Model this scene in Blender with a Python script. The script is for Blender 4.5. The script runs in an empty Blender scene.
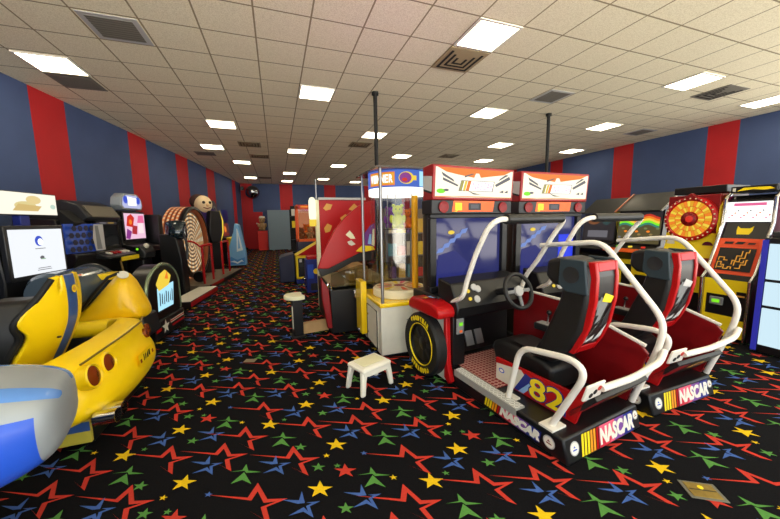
EXPO = 1.35
PAN = 6.0
WORLD = 3.0
SKY = .35
import bpy, bmesh, math, random
from mathutils import Vector, Matrix
random.seed(7)
S = bpy.context.scene
COL = S.collection
R = math.radians
PI = math.pi

# ------------------------------------------------------------------ materials
MATS = {}
EMK = .95*2**-EXPO
def principled(name, color, rough=.5, metal=0., emit=None, es=0., coat=0., noise=0., nscale=8., alpha=None, trans=0., ior=1.45, spec=.5):
    if name in MATS: return MATS[name]
    m = bpy.data.materials.new(name); m.use_nodes = True
    nt = m.node_tree; b = nt.nodes['Principled BSDF']
    c = (color[0], color[1], color[2], 1)
    b.inputs['Base Color'].default_value = c
    b.inputs['Roughness'].default_value = rough
    b.inputs['Metallic'].default_value = metal
    b.inputs['Coat Weight'].default_value = coat
    b.inputs['Coat Roughness'].default_value = .08
    b.inputs['IOR'].default_value = ior
    b.inputs['Specular IOR Level'].default_value = spec
    if trans: b.inputs['Transmission Weight'].default_value = trans
    if alpha is not None: b.inputs['Alpha'].default_value = alpha
    if emit:
        b.inputs['Emission Color'].default_value = (*emit, 1); b.inputs['Emission Strength'].default_value = es
    if noise:
        tc = nt.nodes.new('ShaderNodeTexCoord'); n = nt.nodes.new('ShaderNodeTexNoise')
        n.inputs['Scale'].default_value = nscale; n.inputs['Detail'].default_value = 4
        mx = nt.nodes.new('ShaderNodeMix'); mx.data_type = 'RGBA'; mx.blend_type = 'MULTIPLY'
        rp = nt.nodes.new('ShaderNodeMapRange')
        rp.inputs['From Min'].default_value = .3; rp.inputs['From Max'].default_value = .7
        rp.inputs['To Min'].default_value = 1 - noise; rp.inputs['To Max'].default_value = 1 + noise
        nt.links.new(tc.outputs['Object'], n.inputs['Vector']); nt.links.new(n.outputs['Fac'], rp.inputs['Value'])
        cb = nt.nodes.new('ShaderNodeCombineColor')
        for k in range(3): nt.links.new(rp.outputs['Result'], cb.inputs[k])
        mx.inputs['Factor'].default_value = 1
        mx.inputs[6].default_value = c
        nt.links.new(cb.outputs['Color'], mx.inputs[7])
        nt.links.new(mx.outputs[2], b.inputs['Base Color'])
    MATS[name] = m; return m
def srgb(r, g, b):
    f = lambda c: (c/255/12.92) if c/255 <= .04045 else ((c/255+.055)/1.055)**2.4
    return (f(r), f(g), f(b))
def M(name, rgb, rough=.45, **k): return principled(name, srgb(*rgb), rough, **k)
def EM(name, rgb, s=1.): return principled(name, (.01, .01, .01), .5, emit=srgb(*rgb), es=s*EMK, spec=.2)

BLACK = M('black_laminate', (18, 18, 20), .35)
BLACKM = M('black_matte', (14, 14, 15), .7)
DARK = M('charcoal_plastic', (38, 39, 42), .4, noise=.12)
VINYL = M('black_vinyl', (24, 24, 25), .42, noise=.15, nscale=25)
WHITEP = M('white_powder_coat', (228, 224, 214), .35, coat=.15)
WHITE = M('white_plastic', (233, 230, 215), .4)
CREAM = M('cream_plastic', (228, 226, 190), .45)
OFFW = M('off_white_laminate', (214, 211, 196), .5, noise=.05)
RED = M('red_gloss', (172, 14, 18), .32, spec=.35)
DRED = M('dark_red_panel', (128, 12, 18), .4, noise=.1)
YEL = M('yellow_gloss', (245, 205, 8), .25, coat=.7)
YELM = M('yellow_paint', (240, 212, 20), .45)
ORANGE = M('orange_paint', (235, 95, 20), .4)
BLUE = M('blue_gloss', (38, 84, 200), .35, coat=.1)
BLUED = M('deep_blue', (30, 44, 130), .4)
SILVER = M('silver_paint', (150, 158, 164), .42, metal=.2)
CHROME = M('chrome', (210, 210, 212), .15, metal=1.)
STEEL = M('brushed_steel', (150, 150, 152), .35, metal=.9)
GREY = M('grey_plastic', (120, 122, 124), .5)
LGREY = M('light_grey', (185, 185, 184), .5)
TEAL = M('teal_grey_plastic', (40, 54, 62), .55)
NAVY = M('navy_laminate', (32, 36, 66), .45)
RUBBER = M('tyre_rubber', (22, 22, 22), .6)
GOLD = M('gold_decal', (205, 150, 60), .4)
PURPLE = M('purple_decal', (110, 50, 130), .4)
GREEN = M('green_decal', (90, 165, 70), .5)
PINK = M('pink_decal', (225, 90, 120), .5)
BROWN = M('brown_plush', (140, 95, 55), .9)
TAN = M('tan_wood', (176, 142, 96), .6, noise=.12)
BRASS = M('brass_plate', (150, 128, 62), .35, metal=.8, noise=.15, nscale=30)
LBLUE = M('light_blue_decal', (130, 175, 225), .4)
MAROON = M('maroon_edge', (90, 14, 50), .3)
SCRBLUE = principled('dark_blue_screen', (.01, .011, .03), .1, emit=srgb(42, 46, 105), es=.8*EMK, spec=.35)
SCRBLUE2 = principled('bright_blue_screen', (.012, .014, .06), .1, emit=srgb(40, 60, 235), es=1.0*EMK, spec=.35)
SCRDARK = principled('dark_screen', (.01, .011, .013), .1, coat=.5)
E_WHITE = EM('lit_white', (255, 255, 250), 1.5)
E_WARM = EM('lit_cream', (255, 244, 215), 1.4)
E_ORANGE = EM('lit_orange', (250, 135, 40), 1.0)
E_YEL = EM('lit_yellow', (250, 215, 70), 1.0)
E_RED = EM('lit_red', (225, 50, 35), .9)
E_BLUE = EM('lit_blue', (60, 90, 220), .9)
E_GREEN = EM('lit_green', (130, 235, 40), 1.1)
E_PINK = EM('lit_pink', (240, 110, 160), 1.0)
E_PURPLE = EM('lit_purple', (150, 60, 150), .9)
E_CYAN = EM('lit_cyan', (170, 225, 245), 1.2)
E_GREY = EM('lit_grey', (120, 118, 125), .8)
E_DARK = EM('lit_dark', (60, 55, 60), .6)
E_BULB = EM('bulb_white', (255, 250, 235), 2.5)
def clear(name, tint, a):
    m = bpy.data.materials.new(name); m.use_nodes = True; nt = m.node_tree
    nt.nodes.remove(nt.nodes['Principled BSDF'])
    t = nt.nodes.new('ShaderNodeBsdfTransparent'); t.inputs[0].default_value = (*tint, 1)
    g = nt.nodes.new('ShaderNodeBsdfGlossy'); g.inputs['Roughness'].default_value = .05
    mx = nt.nodes.new('ShaderNodeMixShader'); mx.inputs[0].default_value = a
    nt.links.new(t.outputs[0], mx.inputs[1]); nt.links.new(g.outputs[0], mx.inputs[2])
    nt.links.new(mx.outputs[0], nt.nodes['Material Output'].inputs[0])
    return m
ACRYL = clear('clear_acrylic', (.93, .92, .9), .08)
ACRYL2 = clear('smoky_acrylic', (.75, .74, .66), .12)

# ------------------------------------------------------------------ geometry helper
def fillet(pts, r, n=5):
    pts = [Vector(p) for p in pts]; out = [pts[0]]
    for i in range(1, len(pts)-1):
        p, a, b = pts[i], pts[i-1], pts[i+1]
        da = (a-p); db = (b-p); ra = min(r, da.length*.48); rb = min(r, db.length*.48)
        s = p+da.normalized()*ra; e = p+db.normalized()*rb
        for k in range(n+1):
            t = k/n; out.append(s*(1-t)**2+p*2*t*(1-t)+e*t*t)
    out.append(pts[-1]); return out
class MB:
    def __init__(s): s.v = []; s.f = []; s.m = []; s.mats = []
    def mi(s, mat):
        if mat not in s.mats: s.mats.append(mat)
        return s.mats.index(mat)
    def add(s, vs, fs, mat):
        o = len(s.v); s.v += [tuple(v) for v in vs]; k = s.mi(mat)
        for f in fs: s.f.append([o+i for i in f]); s.m.append(k)
        return s
    def box(s, x0, x1, y0, y1, z0, z1, mat):
        v = [(x, y, z) for x in (x0, x1) for y in (y0, y1) for z in (z0, z1)]
        return s.add(v, [(0,1,3,2),(4,6,7,5),(0,4,5,1),(2,3,7,6),(0,2,6,4),(1,5,7,3)], mat)
    def obox(s, c, r, u, n, hx, hy, hz, mat):       # oriented box
        c, r, u, n = Vector(c), Vector(r).normalized(), Vector(u).normalized(), Vector(n).normalized()
        v = [c+r*x+u*y+n*z for x in (-hx, hx) for y in (-hy, hy) for z in (-hz, hz)]
        return s.add(v, [(0,1,3,2),(4,6,7,5),(0,4,5,1),(2,3,7,6),(0,2,6,4),(1,5,7,3)], mat)
    def prism(s, pts, a, b, axis, mat):
        def P(p, w):
            return (w, p[0], p[1]) if axis == 'x' else (p[0], w, p[1]) if axis == 'y' else (p[0], p[1], w)
        n = len(pts); v = [P(p, a) for p in pts]+[P(p, b) for p in pts]
        f = [list(range(n))[::-1], list(range(n, 2*n))]+[(i, (i+1) % n, n+(i+1) % n, n+i) for i in range(n)]
        return s.add(v, f, mat)
    def loft(s, rings, mat, caps=True, closed=True):
        n = len(rings[0]); v = [p for r in rings for p in r]; f = []
        for i in range(len(rings)-1):
            for j in range(n if closed else n-1):
                k = (j+1) % n; f.append((i*n+j, i*n+k, (i+1)*n+k, (i+1)*n+j))
        if caps: f += [list(range(n))[::-1], list(range((len(rings)-1)*n, len(rings)*n))]
        return s.add(v, f, mat)
    def tube(s, path, r, mat, n=10, fil=0., caps=True):
        pts = fillet(path, fil) if fil else [Vector(p) for p in path]
        rings = []; up = None
        for i, p in enumerate(pts):
            t = (pts[min(i+1, len(pts)-1)]-pts[max(i-1, 0)]).normalized()
            if up is None:
                up = Vector((0, 0, 1)) if abs(t.z) < .9 else Vector((1, 0, 0))
            up = (up-t*up.dot(t)).normalized(); sd = t.cross(up)
            rr = r[i] if isinstance(r, (list, tuple)) else r
            rings.append([p+(up*math.cos(2*PI*k/n)+sd*math.sin(2*PI*k/n))*rr for k in range(n)])
        return s.loft(rings, mat, caps)
    def cyl(s, p0, p1, r0, mat, r1=None, n=20): return s.tube([p0, p1], [r0, r0 if r1 is None else r1], mat, n)
    def lathe(s, prof, c, axis, mat, n=32, caps=True):
        c = Vector(c); a = Vector(axis).normalized()
        e = Vector((0, 0, 1)) if abs(a.z) < .9 else Vector((1, 0, 0))
        e = (e-a*e.dot(a)).normalized(); d = a.cross(e)
        rings = [[c+a*h+(e*math.cos(2*PI*k/n)+d*math.sin(2*PI*k/n))*r for k in range(n)] for r, h in prof]
        return s.loft(rings, mat, caps)
    def ball(s, c, rad, mat, n=16):
        c = Vector(c); rad = rad if isinstance(rad, tuple) else (rad,)*3; rings = []
        for i in range(1, n):
            t = PI*i/n
            rings.append([c+Vector((rad[0]*math.sin(t)*math.cos(2*PI*k/n), rad[1]*math.sin(t)*math.sin(2*PI*k/n), -rad[2]*math.cos(t))) for k in range(n)])
        return s.loft(rings, mat)
    def poly(s, pts, mat): return s.add(pts, [list(range(len(pts)))], mat)
    def build(s, name, parent=None, bevel=0., smooth=35, sub=0, seg=2, solid=0.):
        me = bpy.data.meshes.new(name); me.from_pydata(s.v, [], s.f)
        for m in s.mats: me.materials.append(m)
        me.polygons.foreach_set('material_index', s.m); me.update()
        bm = bmesh.new(); bm.from_mesh(me); bmesh.ops.recalc_face_normals(bm, faces=bm.faces); bm.to_mesh(me); bm.free()
        o = bpy.data.objects.new(name, me); COL.objects.link(o)
        if parent: o.parent = parent
        if smooth:
            me.shade_smooth(); me.set_sharp_from_angle(angle=R(smooth))
        if solid:
            d = o.modifiers.new('solid', 'SOLIDIFY'); d.thickness = solid; d.offset = 0
        if bevel:
            d = o.modifiers.new('bevel', 'BEVEL'); d.width = bevel; d.segments = seg; d.limit_method = 'ANGLE'; d.angle_limit = R(40)
        if sub:
            d = o.modifiers.new('sub', 'SUBSURF'); d.levels = sub; d.render_levels = sub
            for p in me.polygons: p.use_smooth = True
        return o
def art(name, origin, right, up, shapes, parent, lift=.0012, step=.0006):
    """flat printed artwork: polygons in a plane, later ones on top"""
    o = Vector(origin); r = Vector(right).normalized(); u = Vector(up).normalized(); n = r.cross(u)
    mb = MB()
    for i, (pts, mat) in enumerate(shapes):
        mb.poly([o+r*x+u*y+n*(lift+i*step) for x, y in pts], mat)
    ob = mb.build(name, parent, smooth=0)
    return ob
def rect(x0, x1, y0, y1): return [(x0, y0), (x1, y0), (x1, y1), (x0, y1)]
def disc(cx, cy, r, n=20, ry=None): return [(cx+r*math.cos(2*PI*k/n), cy+(ry or r)*math.sin(2*PI*k/n)) for k in range(n)]
def star5(cx, cy, r, rot=90, q=.42):
    return [(cx+(r if k % 2 == 0 else r*q)*math.cos(R(rot+36*k)), cy+(r if k % 2 == 0 else r*q)*math.sin(R(rot+36*k))) for k in range(10)]
def text(name, body, origin, right, up, size, mat, parent, width=None, shear=0., depth=.001, lift=.002, bold=0.):
    c = bpy.data.curves.new(name, 'FONT'); c.body = body; c.size = size; c.extrude = depth; c.shear = shear
    c.align_x = 'CENTER'; c.align_y = 'CENTER'; c.offset = bold; c.resolution_u = 3
    tmp = bpy.data.objects.new(name, c); COL.objects.link(tmp)
    dg = bpy.context.evaluated_depsgraph_get(); dg.update()
    me = bpy.data.meshes.new_from_object(tmp.evaluated_get(dg))
    bpy.data.objects.remove(tmp); bpy.data.curves.remove(c)
    xs = [v.co.x for v in me.vertices]; ys = [v.co.y for v in me.vertices]
    w = max(xs)-min(xs); h = max(ys)-min(ys); mx = (max(xs)+min(xs))/2; my = (max(ys)+min(ys))/2
    sx = (width/w) if width else 1; sy = size/h
    o = Vector(origin); r = Vector(right).normalized(); u = Vector(up).normalized(); n = r.cross(u)
    for v in me.vertices:
        v.co = o+r*(v.co.x-mx)*sx+u*(v.co.y-my)*sy+n*(v.co.z+lift)
    me.materials.clear(); me.materials.append(mat)
    ob = bpy.data.objects.new(name, me); COL.objects.link(ob); ob.parent = parent
    return ob
def thing(name, label, cat, loc=(0, 0, 0), rotz=0., group=None):
    o = bpy.data.objects.new(name, None); COL.objects.link(o); o.empty_display_size = .1
    o.location = loc; o.rotation_euler = (0, 0, R(rotz)); tag(o, label, cat, group); return o
def tag(o, label, cat, group=None):
    o['label'] = label; o['category'] = cat
    if group: o['group'] = group
    return o
def struct(o): o['kind'] = 'structure'; return o
def dup(root, loc, rotz=None, label=None):
    r = root.copy(); COL.objects.link(r); r.location = loc
    if rotz is not None: r.rotation_euler = (0, 0, R(rotz))
    if label: r['label'] = label
    for ch in list(root.children):
        c = ch.copy(); COL.objects.link(c); c.parent = r
        for g in list(ch.children):
            d = g.copy(); COL.objects.link(d); d.parent = c
    return r

# ------------------------------------------------------------------ camera
CAM_H = 1.48; CEIL = 3.78
yaw, pit, rol = R(19.493), R(6.873), R(-.995)
F = Vector((math.sin(yaw)*math.cos(pit), math.cos(yaw)*math.cos(pit), -math.sin(pit)))
Rv = Vector((math.cos(yaw), -math.sin(yaw), 0)); Uv = Rv.cross(F)
R2 = Rv*math.cos(rol)+Uv*math.sin(rol); U2 = Uv*math.cos(rol)-Rv*math.sin(rol)
cd = bpy.data.cameras.new('camera'); cam = bpy.data.objects.new('camera', cd); COL.objects.link(cam)
cd.sensor_width = 36; cd.lens = 317.34/780*36; cd.clip_start = .02
mw = Matrix((R2, U2, -F)).transposed().to_4x4(); mw.translation = (0, 0, CAM_H); cam.matrix_world = mw
S.camera = cam

# ------------------------------------------------------------------ room shell
WALLB = M('blue_wall_paint', (64, 80, 120), .75, noise=.06, nscale=2)
WALLR = M('red_wall_paint', (176, 28, 34), .7, noise=.06, nscale=2)
def lwx(y): return -4.66+.139*y
def wall(name, stripes, s0, s1, P, n, kinddark=None):
    """P(s) -> point on the base line; stripes = list of (a, b)"""
    mb = MB(); cuts = [s0]
    for a, b in stripes: cuts += [a, b]
    cuts.append(s1)
    for i in range(len(cuts)-1):
        a, b = P(cuts[i]), P(cuts[i+1]); o = Vector(n)*-.12
        q = [(a[0], a[1]), (b[0], b[1]), (b[0]+o.x, b[1]+o.y), (a[0]+o.x, a[1]+o.y)]
        mb.prism(q, 0, CEIL, 'z', WALLR if i % 2 else WALLB)
    return struct(mb.build(name, smooth=0))
LS = [(4.55, 5.2), (7.08, 7.82), (9.75, 10.55), (12.3, 13.2), (15.0, 15.95), (18.7, 19.3)]
wall('wall_left', LS, -3, 20.45, lambda y: (lwx(y), y), (1, -.139, 0))
RSTR = [(4.69, 5.3), (7.13, 7.75), (9.76, 10.35), (12.3, 12.9), (14.9, 15.5), (17.5, 18.1)]
mb = MB(); cuts = [2.6]+[c for ab in RSTR for c in ab]+[20.4]
for k in range(len(cuts)-1):
    a, b = cuts[k], cuts[k+1]; mt = WALLR if k % 2 else WALLB
    for z0, z1 in ((0, .4), (1.6, CEIL)): mb.box(10.7, 10.82, a, b, z0, z1, mt)
    if k % 2 or k < 6: mb.box(10.7, 10.82, a, b, .4, 1.6, mt)
struct(mb.build('wall_right', smooth=0))
for n_, k in enumerate(range(6, len(cuts)-1, 2)):  # low windows added behind the games to uplight the far ceiling
    a, b = cuts[k], cuts[k+1]; f = MB()
    for y0, y1, z0, z1 in ((a, b, .4, .45), (a, b, 1.55, 1.6), (a, a+.05, .45, 1.55), (b-.05, b, .45, 1.55), ((a+b)/2-.02, (a+b)/2+.02, .45, 1.55)): f.box(10.71, 10.79, y0, y1, z0, z1, STEEL)
    wf = struct(f.build('added_window_%d' % (n_+1), smooth=0))
    MB().box(10.745, 10.75, a+.05, b-.05, .45, 1.55, ACRYL).build('pane', wf, smooth=0)
wall('wall_back', [(-1.82, -1.22), (.3, 1.02), (2.92, 3.62), (5.5, 6.2), (8.1, 8.8)], -1.83, 10.7, lambda x: (x, 20.3), (0, -1, 0))
for nm, a, b in (('baseboard_left', (lwx(-3)+.01, -3), (lwx(20.3)+.01, 20.3)), ('baseboard_right', (10.69, 2.6), (10.69, 20.3)), ('baseboard_back', (-1.8, 20.29), (10.68, 20.29))):
    d = (Vector(b)-Vector(a)).normalized(); nn = Vector((d.y, -d.x)) if nm != 'baseboard_right' else Vector((-1, 0))
    if nm == 'baseboard_back': nn = Vector((0, -1))
    q = [a, b, (b[0]+nn.x*.012, b[1]+nn.y*.012), (a[0]+nn.x*.012, a[1]+nn.y*.012)]
    struct(MB().prism(q, 0, .1, 'z', BLACKM).build(nm, smooth=0))

# ceiling: lay-in tiles drawn by a procedural grid
cm = bpy.data.materials.new('ceiling_tiles'); cm.use_nodes = True
nt = cm.node_tree; bs = nt.nodes['Principled BSDF']; bs.inputs['Roughness'].default_value = .9
geo = nt.nodes.new('ShaderNodeNewGeometry'); sep = nt.nodes.new('ShaderNodeSeparateXYZ'); nt.links.new(geo.outputs['Position'], sep.inputs[0])
def mth(op, a, b=None):
    n = nt.nodes.new('ShaderNodeMath'); n.operation = op
    for i, x in enumerate((a, b)):
        if x is None: continue
        if isinstance(x, (int, float)): n.inputs[i].default_value = x
        else: nt.links.new(x, n.inputs[i])
    return n.outputs[0]
def line(axis, off):
    t = mth('FRACT', mth('DIVIDE', mth('ADD', sep.outputs[axis], off), .61))
    d = mth('ABSOLUTE', mth('SUBTRACT', t, .5))
    return mth('GREATER_THAN', d, .484)
ln = mth('MAXIMUM', line('X', .108+6.1), line('Y', -3.944+61))
ns = nt.nodes.new('ShaderNodeTexNoise'); ns.inputs['Scale'].default_value = 85; ns.inputs['Detail'].default_value = 5
nt.links.new(geo.outputs['Position'], ns.inputs['Vector'])
rp = nt.nodes.new('ShaderNodeValToRGB')
rp.color_ramp.elements[0].position = .35; rp.color_ramp.elements[0].color = (*srgb(222, 212, 182), 1)
rp.color_ramp.elements[1].position = .6; rp.color_ramp.elements[1].color = (*srgb(246, 238, 212), 1)
nt.links.new(ns.outputs['Fac'], rp.inputs[0])
mx = nt.nodes.new('ShaderNodeMix'); mx.data_type = 'RGBA'
nt.links.new(ln, mx.inputs[0]); nt.links.new(rp.outputs[0], mx.inputs[6]); mx.inputs[7].default_value = (*srgb(150, 136, 104), 1)
nt.links.new(mx.outputs[2], bs.inputs['Base Color'])
struct(MB().prism([(lwx(-3)-.1, -3), (10.8, -3), (10.8, 20.4), (lwx(20.4)-.1, 20.4)], CEIL, CEIL+.1, 'z', cm).build('ceiling', smooth=0))

# carpet: star pattern repeats every .885 m
CB = M('carpet_black', (15, 15, 18), .95, noise=.35, nscale=120, spec=.1)
CR = M('carpet_red', (186, 58, 46), .9, noise=.1, nscale=90, spec=.1)
CY = M('carpet_yellow', (220, 184, 28), .9, noise=.1, nscale=90, spec=.1)
CBL = M('carpet_blue', (66, 96, 164), .9, noise=.1, nscale=90, spec=.1)
CG = M('carpet_green', (82, 136, 66), .9, noise=.1, nscale=90, spec=.1)
redstar = [(-.30, .158), (-.075, .052), (-.028, .14), (.026, .004), (.13, -.03), (.022, -.046), (.046, -.155), (-.058, -.04), (.014, -.118), (-.006, -.036), (.07, -.028), (.008, -.014), (-.026, .078), (-.055, .025)]
blue1 = [(-.105, .082), (-.018, .046), (0, .1), (.01, .018), (-.026, .026)]
blue2 = [(.018, .018), (.088, 0), (.032, -.012), (.044, -.085), (-.002, -.032), (-.076, -.03), (.002, -.006), (.022, -.042), (.014, -.004), (.045, .002)]
green1 = [(-.085, .042), (-.012, .03), (.007, .074), (.022, .013), (.097, -.027), (.012, -.002), (.0, .02)]
green2 = [(0, .009), (.046, -.1), (-.006, -.05), (-.066, -.058)]
yel = [(.004, .06), (.017, .011), (.066, -.01), (.019, -.018), (.032, -.064), (-.006, -.024), (-.05, -.036), (-.032, .004), (-.068, .042), (-.016, .022)]
sc = lambda p, k: [(x*k, y*k) for x, y in p]
motifs = [(yel, CY, [(.30, .21), (.76, .60), (.15, .77)]),
          (redstar, CR, [(.73, .80), (.17, .46), (.05, .16), (.62, .50), (.50, .36)]),
          (blue1, CBL, [(.40, .30), (.80, .15), (.05, .69), (.37, .62)]), (blue2, CBL, [(.40, .30), (.80, .15), (.05, .69), (.37, .62)]),
          (green1, CG, [(.84, .40), (.62, .16), (.45, .75)]), (green2, CG, [(.84, .40), (.62, .16), (.45, .75)]),
          (sc(yel, .95), CR, [(.31, .85)]), (sc(yel, .6), CG, [(.16, .05), (.07, .27), (.26, .60)]),
          (sc(yel, .33), CY, [(.22, .13), (.56, .70)]), (sc(yel, .33), CBL, [(.45, .95)]), (sc(yel, .33), CG, [(.27, .02), (.86, .62)])]
fb = MB(); A = .885
fb.prism([(lwx(-3)-.1, -3), (10.8, -3), (10.8, 20.4), (lwx(20.4)-.1, 20.4)], -.06, 0, 'z', CB)
for i in range(-5, 12):
    for j in range(0, 23):
        if j*A > 2.5 and i*A < lwx(j*A)-.5: continue
        if i*A > 6.5 and j < 8: continue
        if i*A < -1.5-.3*j or i*A > 3.5+1.3*j: continue
        for q, (pts, mat, locs) in enumerate(motifs):
            for cx, cy in locs:
                X, Y = i*A+cx, j*A+cy
                if X < lwx(Y)+.2 or X > 10.5 or Y > 20.1: continue
                fb.poly([(X+x, Y+y, .0006+.00012*q) for x, y in pts], mat)
struct(fb.build('floor', smooth=0))

# ------------------------------------------------------------------ ceiling fittings
PANEL = principled('light_diffuser', (.8, .8, .8), .5, emit=srgb(255, 240, 205), es=PAN)
LIGHTS = [(2.637, 3.64), (6.9, 3.70), (9.6, 3.85), (.807, 6.08), (-2.85, 6.12), (4.467, 6.08), (7.98, 6.1), (-1.06, 8.52), (2.6, 8.46), (6.72, 8.5), (9.73, 8.55),
          (-1.66, 11.0), (.76, 10.96), (4.35, 10.86), (7.81, 10.85), (-1.08, 13.4), (2.53, 13.3), (.72, 15.8), (-1.08, 17.7), (2.5, 17.5), (.70, 18.74), (4.45, 18.4),
          (.807, 1.2), (-2.85, 1.2), (4.467, 1.2), (8.1, 1.2), (-1.02, -1.2), (2.637, -1.2), (6.3, -1.2)]  # last rows are out of view, added for lighting
lname = {0: 'square ceiling light beside the louvred vent, nearest over the racing cabinets', 1: 'ceiling light above the maze cabinet near the right wall', 2: 'ceiling light cut off by the right picture edge',
         3: 'bright ceiling light left of the front black ceiling pole', 4: 'large bright ceiling light nearest the left blue wall', 5: 'large ceiling light high above the left racing marquee',
         6: 'ceiling light high to the right of the rear black ceiling pole', 7: 'ceiling light above the spiral wheel machine', 8: 'ceiling light crossed by the front black pole',
         9: 'ceiling light just left of the rear black pole'}
def light(i, x, y):
    t = thing('ceiling_light', '', 'ceiling light', (x, y, CEIL), 0, 'square ceiling lights')
    MB().box(-.27, .27, -.27, .27, -.012, -.006, PANEL).build('diffuser', t, smooth=0)
    fr = MB()
    for a in ((-.3, .3, -.3, -.27), (-.3, .3, .27, .3), (-.3, -.27, -.27, .27), (.27, .3, -.27, .27)):
        fr.box(*a, -.016, -.0005, WHITEP)
    fr.build('frame', t, smooth=0)
    return t
for i, (x, y) in enumerate(LIGHTS):
    t = light(i, x, y) if i == 0 else dup(t0, (x, y, CEIL))
    if i == 0: t0 = t
    t['label'] = lname.get(i, 'square ceiling light in the far part of the room')
FARL = {10: 'small ceiling light low over the right racing marquee, right of the rear pole', 11: 'ceiling light close to the left wall, second from the nearest left one', 12: 'middle ceiling light straight ahead, third down the aisle',
        13: 'small ceiling light right above the glass prize machine', 14: 'small ceiling light just over the top edge of the left racing marquee', 15: 'aisle ceiling light second from the far left corner',
        16: 'ceiling light left of the front black pole, above the red carnival game', 17: 'aisle ceiling light in front of the far grey partition', 18: 'farthest ceiling light on the left near the corner mirror',
        19: 'ceiling light above the beacon on the red carnival game', 20: 'tiny farthest ceiling light above the grey partition', 21: 'farthest ceiling light behind the glass prize machine'}
LT = [o for o in COL.objects if o.name.startswith('ceiling_light')]
LT.sort(key=lambda o: LIGHTS.index(min(LIGHTS, key=lambda l: (l[0]-o.location.x)**2+(l[1]-o.location.y)**2)))
for k, v in FARL.items(): LT[k]['label'] = v
for k in range(22, 29): LT[k]['label'] = 'unseen square ceiling light added over the near part of the room'

VENTG = M('vent_grey', (122, 118, 108), .7); VENTD = M('vent_dark', (30, 27, 24), .8)  # plate grey and dark slot colour
def louvre(x, y, label, VG=None, VD=None):
    VENTG, VENTD = VG or M('vent_beige', (150, 138, 110), .7), VD or M('vent_slot', (96, 82, 62), .8)
    t = thing('ceiling_vent', label, 'vent', (x, y, CEIL), 0, 'louvred ceiling vents')
    MB().box(-.3, .3, -.3, .3, -.012, -.001, VENTG).build('face_plate', t, bevel=.003)
    mb = MB()
    for k, r in enumerate((.25, .17, .09)):
        mb.box(-r, r, r-.035, r, -.016, -.0125, VENTD); mb.box(-r, -r+.035, -r+.02, r-.04, -.016, -.0125, VENTD)
        mb.box(r-.035, r, -r+.02, r-.04, -.016, -.0125, VENTD)
    mb.build('louvre', t, smooth=0)
def grille(x, y, label, w=.22, d=.22):
    t = thing('ceiling_grille', label, 'vent', (x, y, CEIL), 0, 'flat return air grilles')
    MB().box(-.28, .28, -.28, .28, -.008, -.001, LGREY if d > .2 else VENTG).build('frame', t, bevel=.002)
    mb = MB().box(-w, w, -d, d, -.011, -.0085, VENTG)
    for k in range(9): mb.box(-w, w, -d+k*d/4.5, -d+k*d/4.5+.018, -.014, -.0112, M('grille_fin', (96, 93, 86), .6))
    mb.build('grille', t, smooth=0)
grille(-1.63, 4.86, 'grey flat air grille near the top left of the ceiling')
grille(-2.87, 6.75, 'grey flat air grille beside the large left ceiling light', .24, .2)
louvre(2.637, 4.28, 'louvred ceiling vent touching the nearest square light', M('vent_tan', (168, 150, 116), .6), VENTD)
grille(5.07, 4.95, 'small grey ceiling grille left of the rear black pole top')
louvre(8.0, 3.85, 'dark louvred vent between two lights by the right wall', VENTG, VENTD)
grille(9.5, 6.2, 'grey grille in the ceiling above the right red stripe')
louvre(-.6, 10.4, 'louvred vent in the aisle ceiling beyond the first lights')
louvre(-.4, 12.1, 'louvred vent further along the aisle ceiling')
grille(-2.05, 12.1, 'narrow dark grille close to the left wall ceiling edge', .24, .1)
louvre(-.4, 17.6, 'farthest louvred vent near the corner dome mirror')
louvre(2.5, 9.6, 'small vent beside the front black pole')
louvre(6.0, 10.4, 'vent above the right racing marquee near the blue wall')
for (x, y, lb) in ((1.80, 5.73, 'black ceiling pole rising above the glass prize machine'), (5.81, 5.73, 'black ceiling pole behind the right racing marquee')):
    t = thing('ceiling_pole', lb, 'pole', (x, y, 0), 0, 'black steel ceiling poles')
    MB().cyl((0, 0, 0), (0, 0, CEIL-.002), .035, BLACKM, n=16).build('pole', t)
    MB().cyl((0, 0, CEIL-.05), (0, 0, CEIL-.001), .06, BLACKM, n=16).build('collar', t)
    MB().box(-.08, .08, -.08, .08, .001, .015, BLACKM).build('base_plate', t)
t = thing('convex_mirror', 'round dark convex mirror hanging in the far left corner', 'mirror', (-1.15, 19.5, 3.2))
MB().lathe([(.005, .24), (.14, .22), (.28, .14), (.37, 0), (.37, -.02)], (0, 0, 0), (.1, -.95, -.3), principled('mirror_dark', (.25, .26, .28), .05, metal=1), n=28).build('mirror_dome', t)
MB().cyl((0, .03, .03), (-.1, .7, .35), .02, BLACKM).build('bracket', t)
t = thing('wall_speaker', 'small black box mounted high in the far left corner', 'speaker', (-1.72, 19.9, 3.45))
MB().box(-.07, .1, -.12, .05, -.1, .1, BLACK).build('body', t, bevel=.01)
MB().cyl((0, .04, 0), (-.02, .38, .0), .02, BLACKM).build('bracket', t)
# doorway on the left wall and red door at the back
d = MB(); Y0 = 16.6
q = lambda y, o: (lwx(y)+o, y+0)
d.prism([q(16.5, .004), q(17.4, .004), q(17.4, .03), q(16.5, .03)], 0, 2.15, 'z', BLUED)
do = d.build('door_1', smooth=0); struct(do)
d = MB().box(-1.62, -.72, 20.24, 20.285, .0, 2.15, WALLR); do = struct(d.build('door_2', bevel=.01))
MB().box(-.86, -.8, 20.2, 20.24, .98, 1.05, STEEL).build('door_handle', do, bevel=.006)
MB().box(-1.1, -1.03, 20.225, 20.24, 1.45, 1.52, LGREY).build('door_plate', do)

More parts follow.
